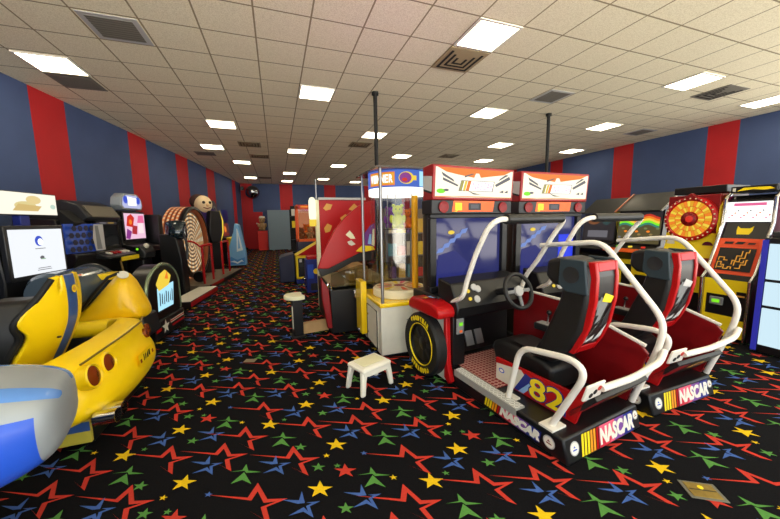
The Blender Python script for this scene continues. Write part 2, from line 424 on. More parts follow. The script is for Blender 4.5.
# ------------------------------------------------------------------ racing cabinets (right foreground)
def nascar_logo(prefix, o, right, up, w, h, parent, bg=None):
    sh = []; sk = h*.22
    def par(x0, x1, mat, y0=0, y1=h): sh.append(([(x0-sk*(y1-y0)/h*0, y0), (x1, y0), (x1+sk, y1), (x0+sk, y1)], mat))
    bw = w*.052; x = 0
    for mcol in (YELM, YELM, YELM, GOLD2, GOLD2, RED):
        par(x, x+bw*.72, mcol); x += bw
    par(x, x+w*.3, PINK); par(x+w*.3, w*.8, PURP2); par(w*.8, w, BLUED)
    par(x, x+w*.2, M('nascar_red', (200, 40, 60), .4), h*.0, h*.5)
    a = art(prefix+'_stripes', o, right, up, sh, parent)
    r = Vector(right).normalized(); u = Vector(up).normalized()
    c = Vector(o)+r*(x+(w-x)*.5+sk*.4)+u*h*.5
    text(prefix+'_lettering', 'NASCAR', c, right, up, h*.8, WHITE, parent, width=(w-x)*1.0, shear=.25, lift=.007, bold=.005)
GOLD2 = M('amber_decal', (235, 150, 30), .4); PURP2 = M('violet_decal', (120, 70, 150), .4)

def racer(loc, rotz, label, left_wheel):
    t = thing('racing_cabinet', label, 'arcade racing machine', loc, rotz, 'twin stock car racing machines')
    b = MB()
    b.prism([(-.04, .004), (.0, .155), (1.1, .155), (1.1, .004)], 0, .8, 'x', BLACK)
    b.box(-.02, .86, 1.1, 1.72, .01, .155, BLACK)
    base = b.build('base', t, bevel=.012)
    MB().box(.05, .75, .06, 1.05, 0.0005, .004, BLACKM).build('plinth', t)
    # tread plate on the step
    ALU = M('tread_aluminium', (182, 182, 176), .35, metal=.35)
    tp = MB().box(-.012, .07, .34, 1.02, .156, .171, ALU)
    for k in range(34):
        for q in range(3):
            y = .35+k*.02; x = .002+q*.024
            tp.obox((x, y, .173), (1, .8 if (k+q) % 2 else -.8, 0), (-.8, 1, 0), (0, 0, 1), .008, .0025, .003, M('tread_bead', (225, 225, 220), .3))
    tp.box(-.016, -.012, .34, 1.02, .115, .171, ALU)
    tp.build('tread_plate', t, smooth=0)
    fl = MB().box(.09, .72, .62, 1.22, .156, .161, DRED)
    for k in range(17):
        fl.box(.09+k*.037, .096+k*.037, .62, 1.22, .161, .164, M('mat_line', (190, 150, 140), .6))
        if k < 16: fl.box(.09, .72, .63+k*.037, .636+k*.037, .161, .1645, M('mat_line', (190, 150, 140), .6))
    fl.build('floor_mat', t, smooth=0)
    nascar_logo('side', (0, .66, .035), (0, -1, 0), (0, 0, 1), .5, .085, base)
    bk = Vector((0, .04, .151)).normalized()
    nascar_logo('rear', (.14, -.0365, .018), (1, 0, 0), bk, .56, .125, base)
    for nm, o, rr, uu in (('side_roundel', (0, .09, .085), (0, -1, 0), (0, 0, 1)), ('rear_roundel', (.085, -.019, .0835), (1, 0, 0), bk), ('corner_roundel', (.755, -.0153, .0975), (1, 0, 0), bk)):
        k = .042 if nm != 'corner_roundel' else .03
        r_ = art(nm, o, rr, uu, [(disc(0, 0, k), LGREY), (disc(0, 0, k*.82), WHITE), ([(-k*.5, -k*.3), (k*.5, -k*.3), (k*.3, 0), (-k*.1, k*.4)], DRED if nm != 'rear_roundel' else BLUE), (rect(-k*.4, k*.4, -k*.1, k*.08), WHITE)], base, lift=.002)
    # number plate side panel
    pl = MB().prism([(.75, .157), (.75, .345), (.12, .36), (.0, .44), (-.02, .42), (.06, .157)], .2, .225, 'x', RED)
    plate = pl.build('number_panel', t, bevel=.004)
    art('panel_graphic', (.2, .75, .157), (0, -1, 0), (0, 0, 1), [([(.01, .01), (.2, .01), (.32, .13), (.26, .185), (.01, .145)], OFFW), ([(.2, .01), (.26, .01), (.37, .155), (.3, .175)], BLUED), ([(.24, .01), (.29, .01), (.42, .165), (.39, .17)], LBLUE),
         (disc(.07, .1, .03, 16, .02), BLUE), (disc(.07, .1, .02, 16, .012), WHITE)], plate)
    text('number', '82', (.2, .27, .255), (0, -1, 0), (0, 0, 1), .17, BLUED, plate, width=.3, lift=.004, bold=.008)
    text('number', '82', (.2, .27, .255), (0, -1, 0), (0, 0, 1), .155, YELM, plate, width=.275, lift=.007, bold=.003)
    # right wall with white trim
    MB().prism([(1.1, .8), (.6, .78), (.0, .6), (-.05, .55), (.06, .157), (1.1, .157)], .785, .81, 'x', DRED).build('side_panel', t, bevel=.004)
    MB().tube([(.797, 1.1, .805), (.797, .6, .785), (.797, -.03, .6)], .014, WHITEP, 8).build('panel_trim', t)
    rd = MB().prism([(.09, .19), (-.07, .38), (-.05, .4), (.12, .21)], .2, .78, 'x', BLACK).build('rear_board', t, bevel=.003)
    up_ = Vector((0, -.16, .19)).normalized()
    art('board_graphic', (.22, .09, .19), (1, 0, 0), up_, [([(.02, .02), (.14, .02), (.2, .2), (.02, .22)], RED), (disc(.36, .13, .1, 18, .05), GOLD), (disc(.38, .12, .06, 14, .03), BROWN)], rd)
    # seat
    MB().prism([(.32, .2), (.32, .38), (.4, .42), (.8, .44), (.9, .42), (.92, .36), (.86, .2)], .32, .68, 'x', VINYL).build('seat_cushion', t, bevel=.03, seg=3)
    MB().prism([(.45, .43), (.75, .455), (.75, .46), (.45, .445)], .38, .62, 'x', DARK).build('cushion_insert', t, bevel=.004)
    sb = MB().prism([(.32, .44), (.19, .58), (.115, .74), (.085, .94), (.08, 1.1), (.1, 1.18), (.2, 1.2), (.24, 1.1), (.29, .9), (.42, .58), (.52, .44)], .3, .58, 'x', VINYL).build('seat_back', t, bevel=.03, seg=3)
    MB().prism([(.2, 1.01), (.2, 1.2), (.3, 1.215), (.39, 1.19), (.4, 1.07), (.34, 1.02)], .3, .585, 'x', VINYL).build('headrest', t, bevel=.03, seg=3)
    sp = MB().prism([(.075, .99), (.1, 1.21), (.27, 1.215), (.28, 1.04), (.22, .99)], .276, .3, 'x', TEAL).build('speaker_pod', t, bevel=.008)
    MB().lathe([(.055, 0), (.055, .006), (.04, .004), (.0, .002)], (.276, .185, 1.11), (-1, 0, 0), DARK, 20).build('speaker_cone', sp)
    MB().prism([(.075, .99), (.1, 1.21), (.27, 1.215), (.28, 1.04), (.22, .99)], .583, .605, 'x', TEAL).build('speaker_pod', t, bevel=.008)
    # red back frame with artwork
    ZS = [(.56, .19), (.66, .135), (.78, .09), (.95, .062), (1.1, .06), (1.2, .078)]
    def vz(z):
        for (a, b), (c, d) in zip(ZS, ZS[1:]):
            if z <= c: return b+(d-b)*(z-a)/(c-a)
        return ZS[-1][1]
    rf = MB()
    def ring(z, u0, u1): y = vz(z); return [(u0, y-.016, z), (u1, y-.016, z), (u1, y+.03, z), (u0, y+.03, z)]
    for u0, u1 in ((.322, .352), (.535, .565)):
        rf.loft([ring(z, u0, u1) for z, _ in ZS], RED)
    rf.loft([ring(1.14, .352, .535), ring(1.2, .352, .535)], RED); rf.loft([ring(.56, .352, .535), ring(.62, .352, .535)], RED)
    rf.build('back_frame', t, bevel=.006)
    bg = MB()
    for k in range(12):
        z0, z1 = .61+.045*k, .61+.045*(k+1)
        bg.poly([(.35, vz(z0)-.004, z0), (.537, vz(z0)-.004, z0), (.537, vz(z1)-.004, z1), (.35, vz(z1)-.004, z1)], BLACK)
    for q, (pts, mt) in enumerate([([(.01, .0), (.08, .02), (.14, .2), (.05, .12)], LGREY), ([(.02, .14), (.07, .16), (.15, .32), (.09, .3)], GREY), ([(.1, .0), (.165, .03), (.165, .13)], LGREY), ([(.01, .2), (.04, .2), (.09, .3), (.03, .32)], GREY),
            ([(.09, .1), (.15, .14), (.165, .26), (.13, .22)], DARK), ([(.0, .01), (.02, .01), (.03, .3), (.0, .3)], GREY), ([(.04, .29), (.14, .27), (.165, .31), (.07, .34)], YELM if left_wheel else LGREY)]):
        bg.poly([(.36+x*1.02, vz(.64+y*1.05)-.007-.0008*q, .64+y*1.05) for x, y in pts], mt)
    bg.build('back_graphic', t, smooth=0)
    # cockpit front
    MB().prism([(1.02, .62), (1.0, .72), (1.1, .92), (1.3, .95), (1.3, .62)], .0, .86, 'x', BLACK).build('dashboard', t, bevel=.015)
    MB().box(-.03, .86, 1.25, 1.7, .18, .78, BLACK).build('front_housing', t, bevel=.01)
    co = MB().box(.0, .13, 1.06, 1.25, .18, .66, BLACK).build('coin_column', t, bevel=.006)
    rd = MB().box(.025, .105, 1.035, 1.06, .47, .62, GREY).build('card_reader', t, bevel=.015)
    MB().box(.045, .085, 1.032, 1.035, .55, .58, E_GREEN).build('display', rd, smooth=0)
    MB().box(.05, .08, 1.031, 1.036, .49, .51, ORANGE).build('card_slot', rd, smooth=0)
    dn = Vector((0, .1, .2)).normalized()
    for k, (u, s_, mt) in enumerate(((.16, .0, E_YEL), (.16, .07, E_YEL), (.235, -.01, LGREY), (.275, .08, LGREY), (.235, .1, LGREY))):
        c = Vector((u, 1.0, .72))+dn*(.07+s_)
        r_ = .016 if mt is E_YEL else .032
        MB().lathe([(r_, 0), (r_, .01), (r_*.8, .014)], c+Vector((0, -.002, 0)), (0, -.9, .44), mt, 16).build('start_button' if mt is E_YEL else 'gauge', t)
    MB().cyl((.5, .82, .86), (.5, 1.06, .8), .03, BLACK, n=14).build('steering_column', t)
    ax = Vector((0, -.9, .35)).normalized(); c = Vector((.5, .8, .86))
    e1 = Vector((1, 0, 0)); e2 = ax.cross(e1)
    ring_ = [c+(e1*math.cos(2*PI*k/40)+e2*math.sin(2*PI*k/40))*.15 for k in range(41)]
    w = MB().tube(ring_, .019, VINYL, 10)
    for a in (.0, PI, -PI/2):
        d_ = e1*math.cos(a)+e2*math.sin(a); w.obox(c+d_*.085, d_, ax.cross(d_), ax, .065, .014, .006, GREY)
    sw = w.build('steering_wheel', t)
    MB().lathe([(.045, -.01), (.045, .012), (.03, .02)], c, ax, LGREY, 20).build('wheel_hub', sw)
    for u in (.3, .42):
        MB().obox((u, 1.2, .34), (1, 0, 0), (0, .35, .9), (0, -.9, .35), .045, .07, .008, STEEL).build('pedal', t)
    sh = MB().box(.68, .78, .58, .78, .5, .56, DARK).build('shifter_console', t, bevel=.01)
    MB().box(.69, .77, .6, .76, .561, .566, LGREY).build('shifter_plate', sh)
    MB().cyl((.73, .68, .56), (.72, .66, .66), .008, CHROME).build('shifter_stick', sh)
    MB().ball((.72, .66, .67), .022, BLACK, 10).build('shifter_knob', sh)
    # fenders
    def fender(u0, u1, nm):
        f = MB().prism([(1.05, .63), (1.04, .69), (1.07, .73), (1.2, .76), (1.5, .75), (1.56, .71), (1.56, .63)], u0, u1, 'x', RED).build(nm, t, bevel=.025, seg=3)
        art('fender_decal', (u0+.1, 1.28, .763), (1, 0, 0), (0, 1, -.02), [(rect(.0, .16, 0, .09), LBLUE), (rect(.03, .13, .03, .07), DRED), (rect(-.07, -.02, .02, .08), GOLD)], f, lift=.004)
    if left_wheel:
        fender(-.17, .2, 'fender')
        po = MB().prism([(1.14, .64), (1.1, .64), (1.08, .2), (1.03, .05), (1.06, .02), (1.13, .06)], -.05, .0, 'x', RED).build('fender_post', t, bevel=.008)
        sd = MB().box(-.04, -.01, 1.12, 1.7, .03, .64, OFFW).build('side_body', t, bevel=.004)
        ty = MB().lathe([(.2, -.06), (.285, -.07), (.303, -.045), (.303, .03), (.285, .035), (.2, .03), (.2, -.06)], (-.08, 1.38, .305), (1, 0, 0), RUBBER, 48, caps=False).build('tyre', t)
        for k in range(48):
            pass
        MB().lathe([(.2, -.035), (.18, -.05), (.175, -.02), (.1, -.015), (.06, -.04), (.0, -.045)], (-.08, 1.38, .305), (1, 0, 0), BLACK, 40).build('rim', ty)
        MB().lathe([(.205, -.066), (.2, -.07), (.195, -.062), (.197, -.055), (.205, -.066)], (-.08, 1.38, .305), (1, 0, 0), YELM, 40, caps=False).build('rim_stripe', ty)
        sp_ = MB()
        for k in range(8):
            a = 2*PI*k/8; d_ = Vector((0, math.cos(a), math.sin(a)))
            sp_.obox(Vector((-.108, 1.38, .305))+d_*.11, d_, Vector((1, 0, 0)).cross(d_), (1, 0, 0), .06, .018, .01, DARK)
        sp_.build('wheel_spoke', ty)
        for k, (wd, a0, sgn) in enumerate((('GOODYEAR', 90, 1), ('GOODYEAR', 270, 1))):
            for q_, ch in enumerate(wd):
                a = R(a0-(q_-(len(wd)-1)/2)*9.5)
                # seen from the left side: right = -v
                rad = Vector((0, -math.cos(a), math.sin(a)))
                tang = Vector((0, -math.sin(a), -math.cos(a)))
                text('tyre_lettering', ch, Vector((-.148, 1.38, .305))+rad*.25, tang, rad, .05, YELM, ty, width=.034, lift=.004, bold=.006)
    else:
        fender(.02, .2, 'fender')
    fender(.78, .95 if not left_wheel else .9, 'fender')
    # screen cabinet
    MB().prism([(-.02, 1.44), (.97, 1.44), (.97, 1.5), (.84, 1.74), (.12, 1.74), (-.02, 1.5)], .78, 1.54, 'z', BLACK).build('monitor_housing', t, bevel=.01)
    bz = MB()
    for a in ((-.02, .97, .78, .84), (-.02, .97, 1.5, 1.54), (-.02, .05, .84, 1.5), (.9, .97, .84, 1.5)): bz.box(a[0], a[1], 1.385, 1.44, a[2], a[3], BLACK)
    bz.build('bezel', t, bevel=.006)
    scn = MB().box(.05, .9, 1.425, 1.44, .84, 1.5, SCRBLUE).build('screen', t, smooth=0)
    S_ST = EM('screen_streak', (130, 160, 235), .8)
    shp = []
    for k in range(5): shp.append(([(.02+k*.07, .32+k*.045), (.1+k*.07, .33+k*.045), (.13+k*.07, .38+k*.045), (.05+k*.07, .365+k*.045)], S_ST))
    shp += [(disc(.2, .52, .04, 14, .02), E_YEL), ([(.0, .0), (.3, .0), (.42, .2), (.25, .34), (.05, .3)], EM('screen_blue_patch', (40, 46, 130), .75))]
    if not left_wheel: shp.append((rect(.6, .84, .0, .45), SCRBLUE2))
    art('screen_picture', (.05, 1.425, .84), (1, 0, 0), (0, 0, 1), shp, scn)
    mq = MB().prism([(1.34, 1.67), (1.32, 1.985), (1.36, 1.99), (1.5, 1.98), (1.5, 1.67)], -.03, .98, 'x', M('marquee_red', (138, 12, 16), .4)).build('marquee_box', t, bevel=.008)
    W = .96; H = .27
    sw_ = lambda a: ([(x, y) for x, y in a], E_GREY)
    shp = [(rect(0, W, 0, H), E_WARM), ([(.02, H), (W-.02, H), (W-.12, H-.04), (W*.7, H-.06), (W*.5, H-.085), (.26, H-.06), (.12, H-.04)], E_ORANGE), ([(W*.46, H-.1), (W*.49, H-.04), (W*.53, H-.04), (W*.57, H-.1)], E_WARM),
           ([(.0, .0), (.1, .0), (.3, .012), (.6, .012), (W, .0), (W, .008), (.0, .008)], E_ORANGE)]
    for a in ([(.06, .23), (.2, .165), (.215, .14), (.08, .195)], [(.08, .18), (.26, .115), (.255, .1), (.08, .155)], [(.72, .13), (.91, .22), (.93, .19), (.74, .11)], [(.78, .19), (.86, .235), (.9, .23), (.77, .17)],
              [(.33, .2), (.42, .225), (.45, .225), (.33, .185)], [(.36, .07), (.45, .03), (.55, .03), (.45, .045)], [(.78, .06), (.84, .05), (.84, .08)], [(.85, .06), (.9, .05), (.9, .08)]): shp.append(sw_(a))
    shp += [(disc(.06, .055, .05, 14, .022), E_GREEN), (disc(.12, .065, .03, 12, .012), E_GREY), ([(.26, .06), (.69, .06), (.71, .16), (.29, .16)], E_GREY), ([(.27, .065), (.68, .065), (.7, .155), (.295, .155)], E_WHITE),
            ([(.27, .065), (.3, .065), (.325, .155), (.295, .155)], EM('lit_olive', (190, 180, 90), .9)), ([(.31, .065), (.34, .065), (.365, .155), (.335, .155)], E_YEL), ([(.345, .065), (.385, .065), (.41, .155), (.37, .155)], E_ORANGE)]
    up_ = Vector((0, -.02, .32)).normalized()
    mp = art('marquee_graphic', (-.005, 1.338, 1.695), (1, 0, 0), up_, shp, mq, lift=.003)
    text('marquee_lettering', 'NASCAR', Vector((-.005+.555, 1.331, 1.695+.11)), (1, 0, 0), up_, .07, E_PINKL, mq, width=.26, shear=.2, lift=.012)
    art('marquee_side', (-.03, 1.5, 1.68), (0, -1, 0), (0, 0, 1), [([(.01, .1), (.15, .06), (.16, .2), (.01, .22)], LGREY), ([(.01, .08), (.15, .04), (.15, .06), (.01, .1)], BLACK)], mq)
    lo = MB().box(-.03, .98, 1.35, 1.52, 1.54, 1.67, BLACK).build('speaker_bar', t, bevel=.006)
    art('speaker_bar_graphic', (-.0, 1.35, 1.545), (1, 0, 0), (0, 0, 1), [([(.2, .015), (.72, .015), (.74, .12), (.22, .12)], ORANGE), (rect(.24, .32, .03, .1), M('lime_sticker', (190, 215, 40), .5)), (rect(.4, .56, .03, .1), BLACK), (rect(.43, .53, .045, .085), E_GREY),
        ([(.22, .015), (.26, .015), (.27, .03)], YELM)], lo)
    for u in (.12, .87):
        MB().lathe([(.055, 0), (.055, .012), (.04, .008), (.01, .004)], (u-.02, 1.348, 1.605), (0, -1, 0), DRED, 20).build('speaker_grille', lo)
    # roll cage
    T = .0205
    MB().tube([(.02, 1.1, .76), (.0, .93, .84), (.0, .89, .97), (.0, .79, 1.2), (.0, .66, 1.42), (.04, .6, 1.48), (.16, .6, 1.48)], T, WHITEP, 12, fil=.06).build('roll_bar', t)
    MB().tube([(.7, .6, 1.48), (.77, .6, 1.47), (.8, .64, 1.43), (.8, .71, 1.34), (.8, .86, 1.1), (.82, 1.0, .94), (.84, 1.08, .76)], T, WHITEP, 12, fil=.06).build('roll_bar', t)
    MB().tube([(.12, .6, 1.48), (.74, .6, 1.48)], .038, VINYL, 14).build('padded_crossbar', t)
    MB().tube([(.8, .83, 1.24), (.8, .56, 1.27), (.8, .3, 1.3), (.8, -.12, .8), (.8, -.11, .64), (.8, .03, .165)], T, WHITEP, 12, fil=.1).build('side_rail', t)
    hp = MB().tube([(.06, .48, .165), (.06, .385, .59), (.06, .0, .65), (.06, -.08, .59), (.06, .12, .165)], T, WHITEP, 12, fil=.1)
    for v in (.48, .12): hp.box(.0, .13, v-.05, v+.05, .156, .169, WHITEP)
    hp.build('door_hoop', t)
    nP = Vector((0, -1, -.28)).normalized(); uP = Vector((0, -.28, 1)).normalized()
    cP = Vector((.145, -.075, .47))
    pb = MB().obox(cP, (1, 0, 0), uP, nP, .085, .055, .008, WHITEP)
    pt = pb.build('tail_light_plate', t, bevel=.006)
    for k in range(3):
        MB().lathe([(.017, 0), (.017, .003)], cP+Vector((-.03+.034*k, 0, 0))+uP*(-.02+.018*k)+nP*.0082, nP, (BLACKM, BLACKM, E_RED)[k], 14).build('tail_light', pt)
    MB().tube([(.2, -.09, .475), (.45, -.13, .5), (.74, -.14, .54), (.81, -.13, .6)], T, WHITEP, 12, fil=.06).build('rear_bumper', t)
    return t
E_PINKL = EM('lit_pale_pink', (250, 190, 215), 1.1)

racer((1.55, 1.32, 0), 7, 'near stock car racing cabinet with front tyre and number 82, beside the white stool', True)
racer((2.55, 1.46, 0), 1.5, 'second stock car racing cabinet, right of the one with the front tyre', False)

# ------------------------------------------------------------------ white step stool, floor plates, pedestal stool
t = thing('step_stool', 'low white plastic step stool standing alone on the carpet', 'stool', (.72, 2.64, 0), 23)
st = MB()
st.loft([[(x*k, y*k2, z) for x, y in ((-.155, -.115), (.155, -.115), (.155, .115), (-.155, .115))] for k, k2, z in ((1.05, 1.08, .195), (1.03, 1.05, .225), (.96, .95, .24))], WHITE)
st.build('seat', t, bevel=.018, seg=3)
MB().loft([[(x*k, y*k, z) for x, y in ((-.12, -.08), (.12, -.08), (.12, .08), (-.12, .08))] for k, z in ((1, .2405), (.97, .2435))], CREAM).build('grip_panel', t, bevel=.004)
for sx in (-1, 1):
    for sy in (-1, 1):
        def rg(z, s, w): return [(sx*(s-w), sy*(s*.68-w*.75), z), (sx*s, sy*(s*.68-w*.75), z), (sx*s, sy*s*.68, z), (sx*(s-w), sy*s*.68, z)]
        MB().loft([rg(0, .185, .045), rg(.12, .172, .05), rg(.205, .16, .062)], WHITE).build('leg', t, bevel=.012)
for sy in (-1, 1):
    MB().prism([(-.15, .21), (.15, .21), (.15, .175), (.09, .16), (-.09, .16), (-.15, .175)], sy*.112-.006, sy*.112+.006, 'y', WHITE).build('apron', t, bevel=.003)
t = thing('floor_outlet_plate', 'square brass outlet cover set in the carpet at bottom right', 'floor plate', (2.09, .905, 0), -32)
MB().box(-.085, .085, -.06, .06, .001, .005, M('plate_rim', (105, 104, 92), .4)).build('rim', t, bevel=.002)
MB().box(-.068, .068, -.048, .048, .005, .008, BRASS).build('lid', t, bevel=.002)
MB().lathe([(.013, .008), (.013, .010), (.0, .011)], (.0, .018, 0), (0, 0, 1), YELM, 18).build('sticker', t)
MB().box(-.062, .062, -.003, .003, .008, .0092, M('plate_groove', (70, 60, 30), .6)).build('hinge_line', t, smooth=0)
t = thing('floor_outlet_plate', 'small beige cover plate in the aisle carpet left of the pedestal stool', 'floor plate', (-.35, 3.62, 0), -20)
MB().box(-.06, .06, -.04, .04, .001, .005, M('plate_beige', (120, 105, 80), .5)).build('lid', t, bevel=.002)
t = thing('pedestal_stool', 'cream notched stool seat on a black post joined to a wooden beam', 'stool', (.19, 4.2, 0), 8)
sp = []
for k in range(36):
    a = 2*PI*k/36; r = .155
    x, y = r*math.cos(a)*1.0, r*math.sin(a)*.95
    if x > .08: x = .08+(x-.08)*.45-.045*math.cos(y/.11*PI/2 if abs(y) < .11 else PI/2)
    sp.append((x, y))
MB().prism(sp, .51, .565, 'z', CREAM).build('seat', t, bevel=.014, seg=3)
MB().box(-.06, .06, -.07, .07, .03, .51, BLACK).build('post', t, bevel=.006)
MB().box(-.085, .085, -.095, .095, .001, .03, BLACK).build('foot_plate', t, bevel=.006)
MB().box(-.068, -.0605, -.05, -.02, .12, .42, OFFW).build('edge_strip', t)
MB().box(.061, .40, -.04, .04, .03, .17, TAN).build('beam', t, bevel=.004)

# ------------------------------------------------------------------ glass prize machine
t = thing('prize_machine', 'tall round glass prize machine with yellow top slab and white cabinet', 'prize machine', (1.0, 3.14, 0), 0)
Wd = .72; Dp = .8
cb = MB().box(.0, Wd, .0, Dp, .03, .56, OFFW).build('cabinet', t, bevel=.006)
MB().box(.04, Wd-.04, .04, Dp-.04, .001, .03, BLACKM).build('plinth', t)
MB().box(-.012, Wd+.012, -.012, Dp+.012, .56, .605, YEL).build('top_slab', t, bevel=.012)
dr = MB().box(-.016, -.001, .1, .5, .07, .5, OFFW).build('door', t, bevel=.005)
MB().tube([(-.018, .1, .07), (-.018, .5, .07), (-.018, .5, .5), (-.018, .1, .5), (-.018, .1, .07)], .006, BLACKM, 6).build('door_seal', dr)
for z in (.16, .38): MB().lathe([(.014, 0), (.014, .006), (.006, .008)], (-.016, .46, z), (-1, 0, 0), CHROME, 14).build('lock', dr)
for z in (.18, .4): MB().lathe([(.006, 0), (.006, .003)], (.3, -.0, z), (0, -1, 0), GREY, 10).build('screw', cb)
yb = MB().box(-.08, -.005, .54, .8, .1, .76, YEL).build('ticket_box', t, bevel=.01)
MB().box(-.12, -.08, .72, .79, .52, .62, CHROME).build('coin_mech', yb, bevel=.008)
MB().box(-.11, -.08, .6, .66, .1, .16, CHROME).build('ticket_slot', yb, bevel=.006)
C0 = (.36, .38)
MB().lathe([(.30, .605), (.318, .62), (.318, .69), (.30, .705), (.0, .71)], (*C0, 0), (0, 0, 1), M('turntable_cream', (236, 226, 190), .4), 48).build('turntable', t)
tt = MB()
for k in range(14):
    a0, a1 = 2*PI*k/14, 2*PI*(k+.55)/14
    q = [(C0[0]+r*math.cos(a), C0[1]+r*math.sin(a), .7125) for r, a in ((.1, a0), (.27, a0), (.27, a1), (.1, a1))]
    tt.poly(q, (ORANGE, TAN, PINK, YELM, M('cream_slice', (240, 224, 180), .5))[k % 5])
tt.poly([(C0[0]+.07*math.cos(2*PI*k/20), C0[1]+.07*math.sin(2*PI*k/20), .7128) for k in range(20)], DRED)
tt.build('turntable_artwork', t, smooth=0)
for nm, x, y, mt, r in (('post', .03, .03, STEEL, .017), ('post', .03, Dp-.03, STEEL, .017), ('post', Wd-.03, .03, STEEL, .017), ('post', Wd-.03, Dp-.03, STEEL, .017)):
    MB().cyl((x, y, .605), (x, y, 2.02), r, mt, n=14).build(nm, t)
MB().cyl((.48, .18, .71), (.48, .18, 1.76), .036, M('chute_amber', (244, 178, 20), .4), n=16).build('prize_chute', t)
MB().lathe([(.33, .715), (.33, 1.8)], (*C0, 0), (0, 0, 1), ACRYL, 40, caps=False).build('glass_cylinder', t)
MB().lathe([(.345, 1.84), (.345, 2.02), (.33, 2.02), (.33, 1.84), (.345, 1.84)], (*C0, 0), (0, 0, 1), EM('sign_blue', (75, 110, 205), 1.), 48, caps=False).build('sign_band', t)
MB().lathe([(.341, 1.77), (.341, 1.84), (.32, 1.84), (.32, 1.77), (.341, 1.77)], (*C0, 0), (0, 0, 1), E_BULB, 48, caps=False).build('light_ring', t)
def on_ring(a, z, r=.349): return (C0[0]+r*math.cos(a), C0[1]+r*math.sin(a), z)
bd = MB()
AF = math.atan2(-(1.26+.43*.92-.43*.39)*0-1, 0)  # facing front
def arc_quad(mb, a0, a1, z0, z1, mat, r, n=8):
    for k in range(n):
        b0, b1 = a0+(a1-a0)*k/n, a0+(a1-a0)*(k+1)/n
        mb.poly([on_ring(b0, z0, r), on_ring(b1, z0, r), on_ring(b1, z1, r), on_ring(b0, z1, r)], mat)
FR = R(-112)       # towards the camera
arc_quad(bd, FR-1.05, FR-.08, 1.86, 2.0, E_ORANGE, .347, 10); arc_quad(bd, FR-1.0, FR-.1, 1.872, 1.988, EM('sign_amber', (240, 170, 50), 1.), .3485, 10); arc_quad(bd, FR+.75, FR+1.6, 1.85, 2.01, E_CYAN, .347, 10)
def blob(a, z, rx, rz, mat, r, n=16):
    bd.poly([on_ring(a+rx/r*math.cos(2*PI*k/n), z+rz*math.sin(2*PI*k/n), r) for k in range(n)], mat)
blob(FR+.28, 1.935, .085, .065, E_YEL, .351); blob(FR+.25, 1.935, .068, .056, E_PURPLE, .3525); blob(FR+.22, 1.915, .03, .02, E_RED, .354); arc_quad(bd, FR+.45, FR+.62, 1.91, 1.96, E_YEL, .351, 3)
bd.build('sign_artwork', t, smooth=0)
for q, ch in enumerate('WINNER'):
    a = FR-.55+(q-2.5)*.14
    text('sign_letter', ch, on_ring(a, 1.93, .352), (-math.sin(a), math.cos(a), 0), (0, 0, 1), .085, E_WHITE, t, width=.042, lift=.002, bold=.003)
MB().prism([(-.03, -.03), (Wd+.03, -.03), (Wd+.03, Dp+.03), (-.03, Dp+.03)], 2.02, 2.04, 'z', M('smoked_top', (70, 60, 52), .2)).build('canopy', t, bevel=.004)
MB().lathe([(.25, 2.041), (.25, 2.06), (.0, 2.06)], (*C0, 0), (0, 0, 1), M('added_lamp_purple', (90, 20, 100), .3) and principled('added_lamp_glow', (.3, .05, .35), .3, emit=srgb(220, 60, 230), es=2.2), 24).build('added_top_lamp', t)  # purple uplight added on top of the canopy
def world_in(tk, p):
    return (1.0+p[0], 3.14+p[1], p[2])
# prizes inside
def plush(loc, col, s, label, rz=0):
    k = thing('plush_toy', label, 'soft toy', loc, rz)
    MB().ball((0, 0, .09*s), (.075*s, .065*s, .09*s), col, 12).build('body', k)
    h = MB().ball((0, -.01*s, .22*s), (.065*s, .06*s, .062*s), col, 12).build('head', k)
    for x in (-1, 1):
        MB().ball((x*.05*s, 0, .275*s), .022*s, col, 8).build('ear', h)
        MB().ball((x*.022*s, -.066*s, .232*s), .008*s, BLACK, 6).build('eye', h)
        MB().ball((x*.075*s, -.02*s, .12*s), (.025*s, .025*s, .05*s), col, 8).build('arm', k)
        MB().ball((x*.045*s, -.05*s, .03*s), (.03*s, .05*s, .03*s), col, 8).build('leg', k)
    return k
# hanging tray of prizes at the back of the cylinder
LIME = M('lime_plush', (190, 200, 40), .9); PURP = M('violet_plush', (120, 60, 140), .9); OR_P = M('orange_plush', (230, 120, 40), .9)
ty = thing('prize_tray', 'clear prize shelf hanging inside the glass prize machine', 'shelf', world_in(t, (*C0, 1.38)), 23)
MB().lathe([(.0, 0), (.18, 0), (.18, .012), (.0, .012)], (0, 0, 0), (0, 0, 1), ACRYL2, 32).build('tray', ty)
for a in range(3):
    MB().cyl((.165*math.cos(a*2.1+1), .165*math.sin(a*2.1+1), .012), (.165*math.cos(a*2.1+1), .165*math.sin(a*2.1+1), .638), .006, STEEL, n=8).build('hanger', ty)
for (x, y, c, s, lb) in ((-.05, -.11, LIME, .95, 'lime green plush toy sitting on the shelf in the glass prize machine'), (.11, .01, OR_P, .8, 'orange plush toy on the right of the shelf in the glass prize machine'),
                         (-.05, .12, PURP, .9, 'purple plush toy at the back of the shelf in the glass prize machine')):
    p = world_in(t, (C0[0]+x, C0[1]+y, 1.3925)); plush(p, c, s, lb, -20)

